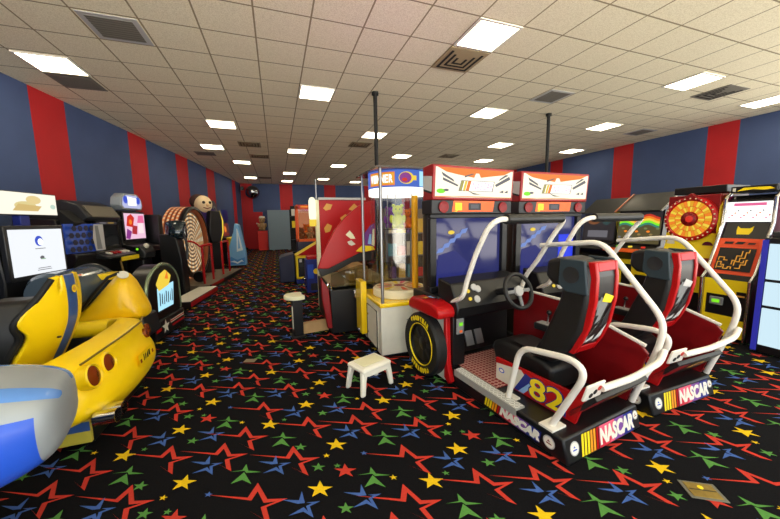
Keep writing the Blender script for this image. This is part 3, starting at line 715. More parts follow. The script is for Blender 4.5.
# ------------------------------------------------------------------ red carnival game behind it
t = thing('carnival_game', 'big red carnival game with curved side panels and black base', 'arcade game', (.56, 4.05, 0), 0)
MB().box(.05, .62, .0, 1.3, .02, .6, BLACK).build('base', t, bevel=.01)
MB().box(.62, .95, .0, 1.3, .02, .62, BLACK).build('rear_base', t, bevel=.01)
fp = MB().prism([(-.06, .78), (.03, .62), (.07, .1), (.0, .1), (-.06, .5)], -.0, .1, 'y', DRED).build('front_panel', t, bevel=.01)
side = [(-.05, .84), (.0, .98), (.08, 1.15), (.2, 1.36), (.35, 1.54), (.55, 1.70), (.72, 1.77), (.8, 1.77), (.8, 1.06), (.55, 1.03), (.3, .92), (.1, .83)]
sp_ = MB().prism(side, .42, .47, 'y', RED).build('side_panel', t, bevel=.008)
art('side_artwork', (0, .42, 0), (1, 0, 0), (0, 0, 1), [([(.36, 1.3), (.42, 1.36), (.47, 1.3), (.5, 1.24), (.43, 1.24)], CREAM), ([(.38, 1.2), (.44, 1.22), (.5, 1.16), (.44, 1.14), (.4, 1.16)], OFFW),
    ([(.5, 1.06), (.6, 1.14), (.76, 1.12), (.79, 1.07), (.6, 1.04)], YELM), ([(.6, 1.14), (.64, 1.32), (.72, 1.42), (.79, 1.46), (.79, 1.12)], PURPLE), ([(.68, 1.16), (.71, 1.3), (.74, 1.3), (.74, 1.15)], LBLUE), ([(.74, 1.14), (.76, 1.36), (.785, 1.38), (.785, 1.12)], CREAM)], sp_, lift=.002)
MB().prism([(-.05, .84), (.1, .83), (.3, .92), (.55, 1.03), (.8, 1.06), (.8, .92), (.45, .9), (.2, .78), (.0, .72)], .43, .46, 'y', BLACK).build('side_skirt', t, bevel=.005)
bp = MB().box(.14, .95, 1.5, 1.55, .3, 1.86, RED).build('back_board', t, bevel=.006)
art('back_artwork', (.05, 1.5, 0), (1, 0, 0), (0, 0, 1), [([(.16, 1.72), (.22, 1.8), (.32, 1.78), (.28, 1.7), (.2, 1.68)], GOLD), ([(.6, 1.7), (.7, 1.8), (.8, 1.72), (.7, 1.66)], GOLD), ([(.16, 1.38), (.22, 1.46), (.3, 1.42), (.26, 1.32), (.18, 1.3)], GOLD),
    ([(.44, 1.55), (.54, 1.62), (.6, 1.56), (.5, 1.48)], GOLD)], bp)
MB().box(.13, .96, 1.47, 1.58, 1.86, 1.9, LGREY).build('top_rail', t, bevel=.004)
MB().box(.07, .135, 1.46, 1.56, .02, 1.86, CREAM).build('corner_post', t, bevel=.004)
MB().cyl((.1, 1.5, 1.86), (.1, 1.5, 2.2), .012, STEEL).build('mast', t)
be = MB().lathe([(.03, 1.52), (.055, 1.54), (.062, 1.64), (.058, 1.84), (.035, 1.89), (.0, 1.9)], (.02, 1.42, 0), (0, 0, 1), EM('beacon_glow', (255, 250, 215), 1.3), 20).build('beacon', t)
MB().lathe([(.055, 1.42), (.06, 1.53), (.0, 1.54)], (.02, 1.42, 0), (0, 0, 1), E_YEL, 20).build('beacon_base', be)
MB().prism([(.06, .62), (.08, .8), (.45, .9), (.93, .92), (.93, .62)], .08, .085, 'y', ACRYL2).build('clear_side', t, smooth=0)
MB().prism([(.06, .62), (.08, .8), (.45, .9), (.93, .92), (.93, .62)], 1.25, 1.255, 'y', ACRYL2).build('clear_side', t, smooth=0)
MB().prism([(.07, .625), (.5, .63), (.93, .64), (.93, .66), (.5, .65), (.07, .64)], .1, 1.24, 'y', M('play_bed', (150, 142, 110), .5)).build('play_field', t)
MB().box(.35, .62, .2, 1.1, .66, .86, M('tan_target', (170, 140, 90), .6, noise=.2)).build('target_box', t, bevel=.01)
MB().tube([(.0, .05, .62), (.04, .05, .7), (.1, .06, .5), (.08, .06, .3)], .018, CHROME, 8, fil=.04).build('hand_rail', t)
# merchandise behind, seen through the glass machine
rk = thing('prize_shelf', 'rack of colourful prizes standing behind the glass prize machine', 'shelf', (2.35, 5.45, 0), 0)
MB().box(-.6, .6, -.02, .02, .01, 1.7, M('peg_board', (120, 110, 96), .7)).build('back_panel', rk)
for z in (.45, .85, 1.25):
    MB().box(-.6, .6, -.3, -.02, z, z+.02, GREY).build('shelf', rk, bevel=.003)
for x in (-.58, .58): MB().box(x-.02, x+.02, -.3, .0, .001, 1.7, GREY).build('upright', rk)
cols = [M('carton_violet', (120, 90, 150), .6), M('carton_gold', (220, 180, 60), .6), M('carton_teal', (90, 150, 170), .6), M('carton_red', (200, 60, 60), .6), M('carton_cream', (225, 215, 190), .6), M('carton_yellow', (235, 205, 60), .6)]
a15 = 0; n_ = 0
for zi, z in enumerate((.4715, .8715, 1.2715)):
    for q in range(6):
        x = -.45+q*.18; h = random.uniform(.15, .3); w_ = random.uniform(.06, .085)
        c = cols[(q+zi*2) % 6]
        k = tag(MB().box(-w_, w_, -.06, .06, 0, h, c).build('prize_box', None, bevel=.004), 'small prize carton on the rack behind the glass machine', 'box', 'prize cartons on the rack behind the glass machine')
        k.location = (2.35+x*math.cos(a15)+.16*math.sin(a15), 5.45+x*math.sin(a15)-.16*math.cos(a15), z); k.rotation_euler = (0, 0, a15)

# ------------------------------------------------------------------ right-hand row, all facing the aisle
def cabinet_row(): pass
t = thing('maze_cabinet', 'yellow arcade cabinet with orange sloped maze panel and bright white marquee', 'arcade cabinet', (5.03, 2.175, 0), 0)
hw = .2
prof = [(.0, .02), (.0, .72), (.09, .79), (.25, 1.19), (.33, 1.38), (.33, 1.66), (.42, 1.72), (.72, 1.72), (.72, .02)]
MB().prism(prof, -hw, hw, 'y', BLACK).build('body', t, bevel=.006)
edge = [(-.02, .0), (-.03, .72), (.06, .8), (.22, 1.2), (.30, 1.39), (.30, 1.68), (.4, 1.75), (.76, 1.75), (.76, .0)]
for s_ in (-1, 1):
    a, b = (hw+.001, hw+.03) if s_ > 0 else (-hw-.03, -hw-.001)
    sd = MB().prism(edge, a, b, 'y', MAROON).build('side_board', t, bevel=.004)
    MB().tube([(x, (a+b)/2, z) for x, z in edge[:7]], .02, CHROME, 10).build('chrome_trim', sd)
fr = art('front_panel', (-.0, hw, .03), (0, -1, 0), (0, 0, 1), [(rect(0, .4, 0, .69), YELM), (rect(.03, .3, .25, .5), BLACK), (rect(.3, .385, .22, .56), BLACK), (rect(.3, .375, .5, .52), GOLD)], t)
rdv = MB().box(-.03, -.003, .0, .13, .4, .5, GREY).build('card_reader', t, bevel=.012)
MB().box(-.034, -.03, .03, .1, .43, .47, E_GREEN).build('display', rdv, smooth=0)
sl = Vector((.16, 0, .455)).normalized()
og = MB().prism([(.06, .745), (.085, .8), (.245, 1.2), (.22, 1.2)], -hw, hw, 'y', M('orange_panel', (238, 84, 40), .4)).build('control_panel', t, bevel=.006)
L = .48; N = Vector((0, -1, 0)).cross(sl)
mz = [(rect(.035, .36, .075, .36), BLACK), ([(.06, .41), (.14, .41), (.15, .44), (.07, .44)], BLACK), ([(.16, .41), (.23, .41), (.25, .44), (.18, .44)], BLACK), ([(.27, .41), (.33, .41), (.34, .43), (.28, .43)], BLACK)]
AMB = EM('maze_amber', (240, 165, 60), .8)
def seg(x0, y0, x1, y1, w=.010):
    x0, y0, x1, y1 = x0-.012, y0*1.16+.005, x1-.012, y1*1.16+.005
    if x0 == x1: mz.append((rect(x0-w/2, x0+w/2, min(y0, y1)-w/2, max(y0, y1)+w/2), AMB))
    else: mz.append((rect(min(x0, x1)-w/2, max(x0, x1)+w/2, y0-w/2, y0+w/2), AMB))
for pth in ([(.065, .08), (.065, .15), (.1, .15), (.1, .12), (.13, .12), (.13, .08), (.17, .08), (.17, .1), (.2, .1), (.2, .08)], [(.07, .17), (.07, .2), (.12, .2), (.12, .17), (.15, .17)], [(.22, .12), (.22, .16), (.26, .16), (.26, .2), (.3, .2), (.3, .26), (.325, .26), (.325, .29)],
            [(.24, .09), (.28, .09), (.28, .13), (.32, .13), (.32, .18), (.33, .18)], [(.2, .13), (.2, .17), (.23, .17), (.23, .22), (.27, .22), (.27, .27)], [(.28, .15), (.3, .15), (.3, .17)], [(.09, .09), (.12, .09), (.12, .1)]):
    for (x0, y0), (x1, y1) in zip(pth, pth[1:]): seg(x0, y0, x1, y1)
art('maze_panel', Vector((.06, hw, .745)), (0, -1, 0), sl, mz, t, lift=.008)
art('upper_graphic', (.25, hw, 1.2), (0, -1, 0), Vector((.08, 0, .19)), [(rect(.0, .4, .0, .2), BLACK), ([(.13, .05), (.24, .05), (.26, .1), (.26, .16), (.235, .13), (.15, .13), (.12, .16), (.12, .1)], YELM)], t, lift=.004)
mq = MB().box(.315, .33, -hw, hw, 1.4, 1.64, E_WHITE).build('marquee', t, smooth=0)
art('marquee_graphic', (.315, hw, 1.4), (0, -1, 0), (0, 0, 1), [(rect(.06, .34, .19, .225), E_PINK)]+[(disc(.025+.027*k, .05+.028*((k*5) % 4), .009, 8), (E_PINK, E_RED, E_ORANGE, E_GREY)[k % 4]) for k in range(14)], mq)
tp = MB().box(.34, .74, -hw, hw, 1.75, 1.83, BLACK).build('topper', t, bevel=.01)
art('topper_graphic', (.34, hw, 1.75), (0, -1, 0), (0, 0, 1), [([(.06, .02), (.12, .06), (.34, .055), (.38, .03), (.3, .02), (.2, .035)], YELM), (rect(.02, .05, .02, .06), OFFW)], tp)

t = thing('prize_wheel_game', 'arcade game with big round red and orange number wheel', 'arcade game', (5.3, 2.76, 0), 0)
hw = .29
MB().prism([(.0, .02), (.0, .7), (-.08, .85), (.02, .92), (.1, 1.1), (.1, 1.76), (.7, 1.76), (.7, .02)], -hw, hw, 'y', DRED).build('body', t, bevel=.01)
MB().prism([(.1, 1.1), (.05, 1.3), (.08, 1.6), (.2, 1.74), (.4, 1.78), (.55, 1.7), (.62, 1.5), (.6, 1.46), (.3, 1.42)], -hw-.03, -hw-.002, 'y', YELM).build('side_wing', t, bevel=.006)
MB().prism([(.02, .92), (.08, 1.1), (.08, 1.25), (.1, 1.25), (.12, 1.0)], -hw+.01, hw-.01, 'y', YELM).build('front_apron', t, bevel=.005)
art('apron_graphic', (.08, hw, .98), (0, -1, 0), (0, 0, 1), [(disc(.08, .12, .05, 12), OFFW), (disc(.5, .1, .06, 12), MAROON), ([(.15, .0), (.44, .0), (.4, .1), (.2, .1)], YELM)], t, lift=.004)
wh = MB().lathe([(.0, .0), (.3, .0), (.3, .05), (.26, .07), (.245, .05), (.0, .05)], (.1, 0, 1.44), (-1, 0, 0), RED, 56).build('wheel', t)
wp = MB()
for k in range(36):
    a0, a1 = 2*PI*k/36, 2*PI*(k+.92)/36
    for (r0, r1) in ((.1, .165), (.17, .243)):
        wp.poly([(.0465, r*math.cos(a), 1.44+r*math.sin(a)) for r, a in ((r0, a0), (r1, a0), (r1, a1), (r0, a1))], (E_ORANGE, E_YEL, EM('lit_amber', (245, 175, 40), .9))[(k*7+int(r0*100)) % 3])
wp.build('wheel_segments', wh, smooth=0)
b0 = MB().ball((0, 0, 0), .010, EM('wheel_bulb', (235, 190, 140), .9), 6).build('bulb', wh)
for k in range(28):
    a = 2*PI*k/28; bb = b0 if k == 0 else b0.copy()
    if k: COL.objects.link(bb)
    bb.location = (.032, .277*math.cos(a), 1.44+.277*math.sin(a))
MB().lathe([(.09, .05), (.085, .08), (.05, .1), (.0, .105)], (.1, 0, 1.44), (-1, 0, 0), DRED, 28).build('wheel_hub', wh)
MB().lathe([(.045, .1), (.03, .112), (.0, .115)], (.1, -.02, 1.44), (-1, 0, 0), E_RED, 18).build('hub_light', wh)
MB().prism([(-.14, 1.67), (-.05, 1.74), (.0, 1.79), (.05, 1.74), (.14, 1.67), (.0, 1.7)], .03, .1, 'x', DRED).build('crest', t, bevel=.006)
MB().box(.2, .75, -hw, hw, 1.78, 1.88, BLACK).build('topper', t, bevel=.01)
art('front_graphic', (.0, hw, .05), (0, -1, 0), (0, 0, 1), [(rect(.03, .55, .02, .62), YELM), (rect(.08, .5, .08, .4), BLACK), (rect(.2, .3, .45, .55), ORANGE)], t)

t = thing('video_ticket_game', 'yellow fronted video game with rainbow screen and sloping black hood', 'arcade game', (5.6, 3.64, 0), 0)
hw = .35
MB().prism([(.0, .02), (.0, .78), (-.16, .9), (-.14, .96), (.1, 1.02), (.16, 1.6), (.6, 1.6), (.6, .02)], -hw, hw, 'y', BLACK).build('body', t, bevel=.008)
art('front_graphic', (.0, hw, .03), (0, -1, 0), (0, 0, 1), [(rect(.02, .68, 0, .74), YELM), (rect(.2, .36, .2, .66), BLACK), (rect(.42, .64, .1, .5), BLACK)], t)
MB().prism([(-.16, .9), (-.2, .905), (-.18, .97), (-.14, .96)], -hw-.02, hw+.02, 'y', ORANGE).build('control_panel', t, bevel=.008)
for k in range(3): MB().lathe([(.03, 0), (.03, .02), (.0, .025)], (-.05, -.2+.2*k, .98), (-.1, 0, 1), (E_RED, E_YEL, E_GREEN)[k], 14).build('button', t)
up_ = Vector((.06, 0, .54)).normalized()
sc_ = MB().prism([(.085, 1.04), (.14, 1.56), (.15, 1.56), (.095, 1.04)], -hw+.015, hw-.015, 'y', E_DARK).build('screen', t, smooth=0)
sh = [(rect(0, .67, 0, .52), EM('lit_olive_dark', (105, 95, 60), .7))]
RB = [EM('rb_red', (215, 60, 40), .9), E_ORANGE, E_YEL, E_GREEN, EM('rb_teal', (60, 150, 130), .8)]
for q in range(5):
    pts = []
    for k in range(13): pts.append((.02+k*.052, .46-q*.035+.03*math.sin(k*.9)))
    low = [(x, y-.035) for x, y in pts][::-1]
    sh.append((pts+low, RB[q]))
for k in range(14): sh.append((disc(.05+.045*k, .1+.05*((k*3) % 4), .028, 10, .018), (E_GREY, EM('lit_sage', (130, 140, 90), .8), E_ORANGE, EM('lit_khaki', (165, 140, 90), .8))[k % 4]))
art('screen_picture', Vector((.085, hw-.015, 1.04)), (0, -1, 0), up_, sh, sc_, lift=.002)
hd = MB().prism([(.06, 1.58), (.5, 1.88), (.62, 1.88), (.62, 1.58)], -hw, hw, 'y', DARK).build('hood', t, bevel=.006)
MB().prism([(.03, 1.57), (.49, 1.89), (.52, 1.89), (.08, 1.57)], hw+.001, hw+.02, 'y', M('copper_edge', (190, 110, 80), .4)).build('hood_edge', t)
MB().prism([(.03, 1.57), (.49, 1.89), (.52, 1.89), (.08, 1.57)], -hw-.02, -hw-.001, 'y', LGREY).build('hood_edge', t)
MB().prism([(.08, 1.6), (.5, 1.88), (.62, 1.88), (.62, 1.0), (.2, 1.0)], hw+.021, hw+.03, 'y', M('olive_side', (150, 140, 40), .5)).build('side_panel', t)
t = thing('dark_video_game', 'dark arcade game with brown glowing screen behind the right racing seat', 'arcade game', (5.7, 4.42, 0), 0)
hw = .33
MB().prism([(.0, .02), (.0, .8), (-.14, .9), (-.1, .98), (.1, 1.02), (.16, 1.55), (.6, 1.55), (.6, .02)], -hw, hw, 'y', BLACK).build('body', t, bevel=.008)
MB().prism([(.06, 1.56), (.45, 1.84), (.62, 1.84), (.62, 1.56)], -hw, hw, 'y', DARK).build('hood', t, bevel=.006)
art('screen_picture', (.1, hw-.02, 1.06), (0, -1, 0), up_, [(rect(0, .62, 0, .48), E_DARK), (disc(.2, .35, .12, 16, .06), EM('lit_brown', (150, 95, 60), .7)), (rect(.1, .5, .05, .18), E_GREY), (disc(.45, .36, .08, 14), EM('lit_teal_dim', (60, 90, 90), .7))], t, lift=.004)
art('front_graphic', (.0, hw, .05), (0, -1, 0), (0, 0, 1), [(rect(.05, .6, .05, .65), BLUED)], t)
t = thing('lit_screen_cabinet', 'black cabinet of stacked pale blue lit panels cut by the right picture edge', 'arcade cabinet', (4.8, 1.5, 0), 0)
MB().box(.02, .6, -.32, .32, .01, 1.24, BLACK).build('body', t, bevel=.01)
MB().box(.0, .019, .285, .325, .03, 1.22, principled('blue_edge_light', (.02, .02, .1), .3, emit=srgb(36, 40, 150), es=.9*EMK)).build('edge_light', t, smooth=0)
MB().box(.0, .019, -.32, -.29, .03, 1.22, principled('blue_edge_light', (.02, .02, .1), .3)).build('edge_light', t, smooth=0)
for k, (z0, z1) in enumerate(((.1, .5), (.53, .78), (.81, 1.18))):
    MB().box(.004, .0195, -.28, .275, z0, z1, EM('pale_blue_panel', (205, 232, 245), 1.1)).build('lit_panel', t, bevel=.004)
MB().box(.1, .6, -.3, .3, 1.24, 1.30, DARK).build('top_cap', t, bevel=.008)
t = thing('tall_black_cabinet', 'tall black rounded cabinet behind the blue lit panels at the right edge', 'arcade cabinet', (5.55, 1.55, 0), 0)
MB().prism([(.0, .02), (-.0, 1.2), (-.08, 1.35), (-.1, 1.6), (-.04, 1.82), (.1, 1.86), (.5, 1.86), (.5, .02)], -.3, .3, 'y', BLACK).build('body', t, bevel=.02)
art('front_graphic', (-.0, .3, .1), (0, -1, 0), (0, 0, 1), [(rect(.05, .55, .05, 1.0), NAVY)], t)
MB().box(-.104, -.06, -.2, .2, 1.45, 1.6, SCRDARK).build('screen', t, bevel=.004)

# ------------------------------------------------------------------ left-hand row
STRIPE = M('blue_stripe', (58, 92, 150), .3, coat=.3)
YC = M('car_yellow', (250, 212, 14), .3, coat=.2)
YCAR = YC
AMBL = principled('amber_lamp', srgb(120, 50, 12), .2, coat=.6)
# yellow rear-ended racing simulator
t = thing('driving_simulator', 'yellow car shaped driving simulator with twin tail lamps and blue striped seat', 'arcade racing machine', (-1.9, 2.95, 0), 0)
bs_ = MB().box(-1.0, .66, -.4, .5, .03, .26, BLACK).build('base', t, bevel=.012)
sk = MB().prism([(.0, .05), (.66, .05), (.66, .27), (.0, .27)], -.43, -.401, 'y', M('skirt_yellow', (205, 190, 70), .4)).build('side_skirt', t, bevel=.005)
art('skirt_stripe', (.0, -.43, .05), (1, 0, 0), (0, 0, 1), [(rect(.0, .66, .085, .15), STRIPE)], sk)
MB().lathe([(.03, .001), (.03, .012), (.012, .02), (.012, .035)], (.6, -.36, 0), (0, 0, 1), CHROME, 16).build('levelling_foot', t)
MB().lathe([(.03, .001), (.03, .012), (.012, .02), (.012, .035)], (.6, .44, 0), (0, 0, 1), CHROME, 16).build('levelling_foot', t)
ys = [(-.70, .55, .86), (-.66, .68, .93), (-.52, .775, .98), (-.3, .815, 1.), (0, .83, 1.), (.3, .815, 1.), (.48, .78, .98), (.58, .70, .94), (.61, .6, .88)]
rings = []
for y, xf, k in ys:
    pr = [(xf-.14, .16 if y > -.4 else .25), (xf-.05, .2 if y > -.4 else .28), (xf, .29 if y > -.4 else .34), (xf+.005, .38), (xf-.015, .46), (xf-.05, .52), (xf-.075, .60), (xf-.08, .655), (xf-.1, .68), (xf-.2, .695), (xf-.27, .70), (xf-.275, .66), (xf-.28, .5), (xf-.28, .3)]
    rings.append([(x, y, .225+(z-.235)*k*.95) for x, z in pr])
bd = MB().loft(rings, YC).build('rear_body', t, smooth=60, sub=2)
for y in (-.5, -.3):
    lp = MB().lathe([(.08, -.06), (.08, .0), (.072, .006), (.066, -.004), (.066, -.05)], (.752, y, .535), (1, -.05, .22), YC, 28, caps=False).build('lamp_rim', bd)
    MB().lathe([(.064, -.03), (.064, -.002), (.03, .006), (.0, .008)], (.752, y, .535), (1, -.05, .22), AMBL, 24).build('tail_lamp', bd)
for y in (.36, .5):
    MB().lathe([(.045, -.03), (.045, .0), (.0, .006)], (.762-(.035 if y > .4 else 0), y, .535), (1, .1, .22), AMBL, 20).build('tail_lamp', bd)
MB().tube([(.72, -.56, .638), (.745, -.3, .65), (.752, 0, .65), (.742, .3, .65), (.68, .52, .638)], .008, M('seam_dark', (110, 90, 10), .5), 6).build('spoiler_lip', bd)  # dark line along the lip
dec = [(rect(-.02, .28, -.02, .07), YC), (rect(.0, .03, .0, .03), DRED)]+[(p, BLACKM) for p in ([(.06, 0), (.075, 0), (.085, .05), (.07, .05)], [(.085, .0), (.11, .01), (.12, .05), (.1, .04)], [(.12, .0), (.15, .0), (.16, .05), (.13, .03)], [(.16, .01), (.185, 0), (.2, .05), (.17, .05)])]+[(rect(.23, .26, .0, .03), DRED)]
art('emblem_lettering', (.832, -.04, .40), (0, 1, 0), (-.12, 0, 1), dec, bd, lift=.004)
MB().lathe([(.012, 0), (.012, .01), (.0, .012)], (.45, -.2, .725), (0, 0, 1), BLACK, 10).build('trunk_lock', bd)
for y in (-.55, -.46):
    MB().lathe([(.045, -.1), (.045, .02), (.035, .02), (.035, -.09)], (.85, y, .27), (1, -.1, .05), CHROME, 22).build('exhaust_pipe', t)
# bucket seat shell
def shell(nm, parent, x0, levels, depth, mat, stripe):
    fr = [-1, -.96, -.75, -.5, -.3, -.16, .16, .3, .5, .75, .96, 1]
    mb = MB(); rows = []
    for z, hw, xb in levels:
        row = []
        for f in fr:
            y = f*hw if abs(f) > .2 else (.075 if f > 0 else -.075)
            if abs(f) == .3: y = math.copysign(min(max(.12, .3*hw), hw*.9), f)
            row.append((x0+xb-depth*(abs(y)/.36)**1.6, y, z))
        rows.append(row)
    n = len(fr)
    for i in range(len(rows)-1):
        for j in range(n-1):
            m_ = stripe if fr[j] == -.16 and stripe else mat
            mb.add([rows[i][j], rows[i][j+1], rows[i+1][j+1], rows[i+1][j]], [(0, 1, 2, 3)], m_)
    # weld
    o = mb.build(nm, parent, smooth=50, solid=0)
    bm = bmesh.new(); bm.from_mesh(o.data); bmesh.ops.remove_doubles(bm, verts=bm.verts, dist=.0005); bmesh.ops.recalc_face_normals(bm, faces=bm.faces); bm.to_mesh(o.data); bm.free()
    o.data.shade_smooth()
    d = o.modifiers.new('sub', 'SUBSURF'); d.levels = d.render_levels = 1
    d = o.modifiers.new('solid', 'SOLIDIFY'); d.thickness = .035; d.offset = 0
    return o
lv = [(.40, .27, .26), (.48, .29, .29), (.58, .30, .34), (.67, .29, .385), (.74, .27, .41), (.79, .28, .43), (.84, .33, .44), (.89, .335, .445), (.94, .30, .45), (1.0, .225, .45), (1.05, .18, .45), (1.11, .155, .445), (1.135, .13, .44)]
sh = shell('seat_shell', t, .0, lv, .14, YC, STRIPE)
art('shell_badge', (.452, -.03, 1.0), (0, 1, 0), (0, 0, 1), [(disc(.03, .03, .03, 18), YELM), (disc(.03, .03, .018, 14), GOLD)], sh, lift=.018)
MB().loft([[(x, y*w, z) for x, y in ((.0, -.24), (.27, -.2), (.27, .2), (.0, .24))] for z, w in ((.3, 1), (.5, 1.0), (.72, .95), (.84, .8), (.98, .5))], VINYL).build('seat_cushion', t, bevel=.04, seg=3)
MB().tube([(.15, -.275, .42), (.24, -.305, .66), (.3, -.28, .76), (.3, -.34, .87), (.38, -.24, 1.0), (.42, -.14, 1.12)], .02, BLACKM, 8, fil=.05).build('seat_trim', t)
MB().prism([(-.6, .26), (.1, .26), (.1, .46), (-.1, .5), (-.6, .42)], -.3, .3, 'y', BLACK).build('seat_base', t, bevel=.02)
MB().prism([(-1.0, .26), (-.55, .26), (-.5, .8), (-.7, .95), (-1.0, 1.0)], -.4, .45, 'y', BLACK).build('dash_housing', t, bevel=.02)
cr = MB().box(.08, .12, -.47, -.42, .6, .74, BLACK).build('reader_post', t, bevel=.006)
MB().box(.1205, .126, -.465, -.425, .63, .67, E_GREEN).build('display', cr)
MB().box(.1205, .14, -.46, -.42, .7, .73, YELM).build('reader_tab', cr, bevel=.004)
MB().prism([(-.28, .45), (-.22, .45), (-.245, 1.27), (-.3, 1.27)], .42, .45, 'y', YC).build('side_fin', t, bevel=.008)

# second sit-down racer: white screen, yellow cowl
RZ = -8
t = thing('motor_racing_game', 'black racing game with large lit white screen, pale marquee and yellow pointed cowl', 'arcade racing machine', (-2.45, 4.5, 0), RZ)
MB().prism([(-.8, -.3), (.85, -.3), (.85, .08), (-.1, .12), (-.8, .25)], .02, .22, 'z', BLACK).build('base', t, bevel=.012)
MB().prism([(-.75, .22), (-.1, .22), (-.03, .95), (-.08, 1.5), (-.6, 1.5), (-.75, 1.2)], -.36, .36, 'y', BLACK).build('screen_cabinet', t, bevel=.015)
sb = MB().box(-.03, .02, -.36, .355, .94, 1.5, BLACK).build('bezel', t, bevel=.008)
sc_ = MB().box(.0205, .024, -.325, .32, .985, 1.46, EM('white_screen', (246, 250, 255), 1.05)).build('screen', t, smooth=0)
art('screen_picture', (.024, -.325, .985), (0, 1, 0), (0, 0, 1), [(rect(.0, .645, .0, .475), EM('white_screen', (246, 250, 255), 1.05)), (disc(.33, .35, .05, 20, .055), E_BLUE), (disc(.345, .34, .033, 16, .036), E_WHITE), (rect(.27, .4, .265, .272), E_GREY), (disc(.34, .17, .028, 12, .02), E_GREY), (rect(.33, .38, .15, .16), EM('lit_pale_green', (150, 190, 150), 1.)), (rect(.27, .43, .055, .062), E_GREY), (rect(.26, .44, .035, .042), E_GREY)], sc_)
mq = MB().box(-.45, -.3, -.12, .78, 1.62, 1.885, M('marquee_shell', (60, 60, 62), .5)).build('marquee_box', t, bevel=.008)
art('marquee_graphic', (-.3, -.11, 1.63), (0, 1, 0), (0, 0, 1), [(rect(.0, .88, .0, .245), EM('lit_cream_pale', (255, 250, 232), 1.1)), (disc(.45, .1, .14, 20, .05), EM('lit_sand', (232, 215, 150), 1.)), (disc(.56, .17, .1, 14, .05), EM('lit_straw', (238, 214, 150), 1.)), ([(.28, .04), (.6, .04), (.66, .1), (.36, .12)], EM('lit_ochre', (220, 190, 120), 1.)), (disc(.82, .1, .04, 12, .03), EM('lit_mint', (200, 225, 210), 1.))], mq, lift=.003)
for y in (-.05, .34): MB().box(-.4, -.32, y-.06, y+.06, 1.5, 1.62, BLUED).build('marquee_bracket', t, bevel=.006)
hd = MB().lathe([(.0, -.34), (.2, -.34), (.235, -.3), (.235, .3), (.2, .34), (.0, .34)], (.28, 0, .78), (0, 1, 0), M('hood_grey', (70, 84, 96), .2, coat=.8), 32).build('dash_hood', t)
MB().tube([(.28, .31, .78), (.515, .31, .86), (.44, .31, .98), (.28, .31, 1.03), (.12, .31, .98), (.05, .31, .86)], .022, BLACK, 8, fil=.12).build('hood_rim', hd)
art('hood_sticker', (.44, -.3, .93), (0, 1, 0), (-.6, 0, .5), [(rect(.02, .12, .0, .03), E_RED), (rect(.13, .22, .0, .03), OFFW), (rect(.15, .19, .005, .025), ORANGE)], hd, lift=.03)
rg = []
for x, hw, z0, z1, zm in ((.24, .02, .42, .45, .435), (.36, .045, .42, .51, .45), (.5, .1, .41, .62, .48), (.66, .16, .41, .80, .52), (.79, .19, .41, .95, .56), (.86, .195, .41, .985, .6), (.92, .19, .42, .96, .58), (1.0, .16, .44, .70, .55), (1.045, .13, .46, .56, .51)):
    rg.append([(x, -.12+hw*a, zm+(b*(z1-zm) if b > 0 else b*(zm-z0))) for a, b in ((-.6, -1), (-1, -.5), (-1, .1), (-.75, .7), (-.3, 1), (.3, 1), (.75, .7), (1, .1), (1, -.5), (.6, -1))])
cw = MB().loft(rg, M('cowl_amber', (248, 198, 12), .32, coat=.2)).build('cowl', t, sub=1)
MB().tube([(.46, -.2, .58), (.62, -.26, .76), (.78, -.26, .94), (.88, -.24, .985)], .016, BLACK, 8).build('cowl_trim', cw)
MB().lathe([(.05, 0), (.05, .012), (.0, .014)], (.91, -.24, .955), (.4, -.5, .7), OFFW, 16).build('cap', cw)
MB().tube([(.5, -.38, .42), (.9, -.38, .44), (1.0, -.38, .44)], [.085, .09, .075], YC, 18).build('side_tube', t)
MB().box(.4, .95, -.47, -.29, .22, .36, BLACK).build('tube_mount', t, bevel=.01)
MB().prism([(.35, .22), (1.05, .22), (1.0, .46), (.45, .5)], -.16, .16, 'y', BLACK).build('saddle_base', t, bevel=.02)
MB().tube([(.22, -.2, .98), (.26, .0, 1.0), (.22, .22, .98)], .018, BLACK, 8).build('handlebar', t)
MB().box(.46, .62, .1, .32, .86, .93, YC).build('side_flap', t, bevel=.01)

# black twin game with blue honeycomb side screen and arched back sign
t = thing('honeycomb_shooter', 'black hooded game with blue honeycomb side panel and dark square screen', 'arcade game', (-2.72, 6.34, 0), RZ)
MB().prism([(-.6, .02), (-.05, .02), (.0, .85), (.1, 1.0), (.1, 1.08), (-.02, 1.12), (-.1, 1.58), (-.6, 1.62)], -.6, .58, 'y', BLACK).build('body', t, bevel=.015)
hd = MB().prism([(-.6, 1.6), (.04, 1.56), (.12, 1.62), (.0, 1.8), (-.2, 1.88), (-.6, 1.82)], -.3, .5, 'y', DARK).build('canopy', t, bevel=.015)
MB().prism([(.125, 1.62), (.128, 1.64), (.02, 1.8), (.01, 1.79)], -.22, .44, 'y', M('canopy_lining', (105, 98, 84), .7)).build('canopy_lining', hd)
MB().prism([(-.5, 1.46), (.05, 1.46), (.08, 1.54), (-.1, 1.72), (-.5, 1.72)], -.52, -.3, 'y', BLACKM).build('canopy_wing', t, bevel=.008)
MB().prism([(-.5, 1.5), (.05, 1.5), (.08, 1.58), (-.1, 1.76), (-.5, 1.76)], .5, .58, 'y', BLACKM).build('canopy_wing', t, bevel=.008)
hx = MB().prism([(-.72, -.02), (-.1, -.06), (-.06, .0), (-.66, .06)], 1.1, 1.52, 'z', BLACK).build('side_screen', t, bevel=.004)
pl = MB().obox((.06, -.36, 1.31), (.1, 1, 0), (0, 0, 1), (1, -.1, 0), .31, .21, .012, BLUE).build('honeycomb_panel', t)
rr_, uu_ = Vector((.1, 1, 0)).normalized(), Vector((0, 0, 1))
sh = []
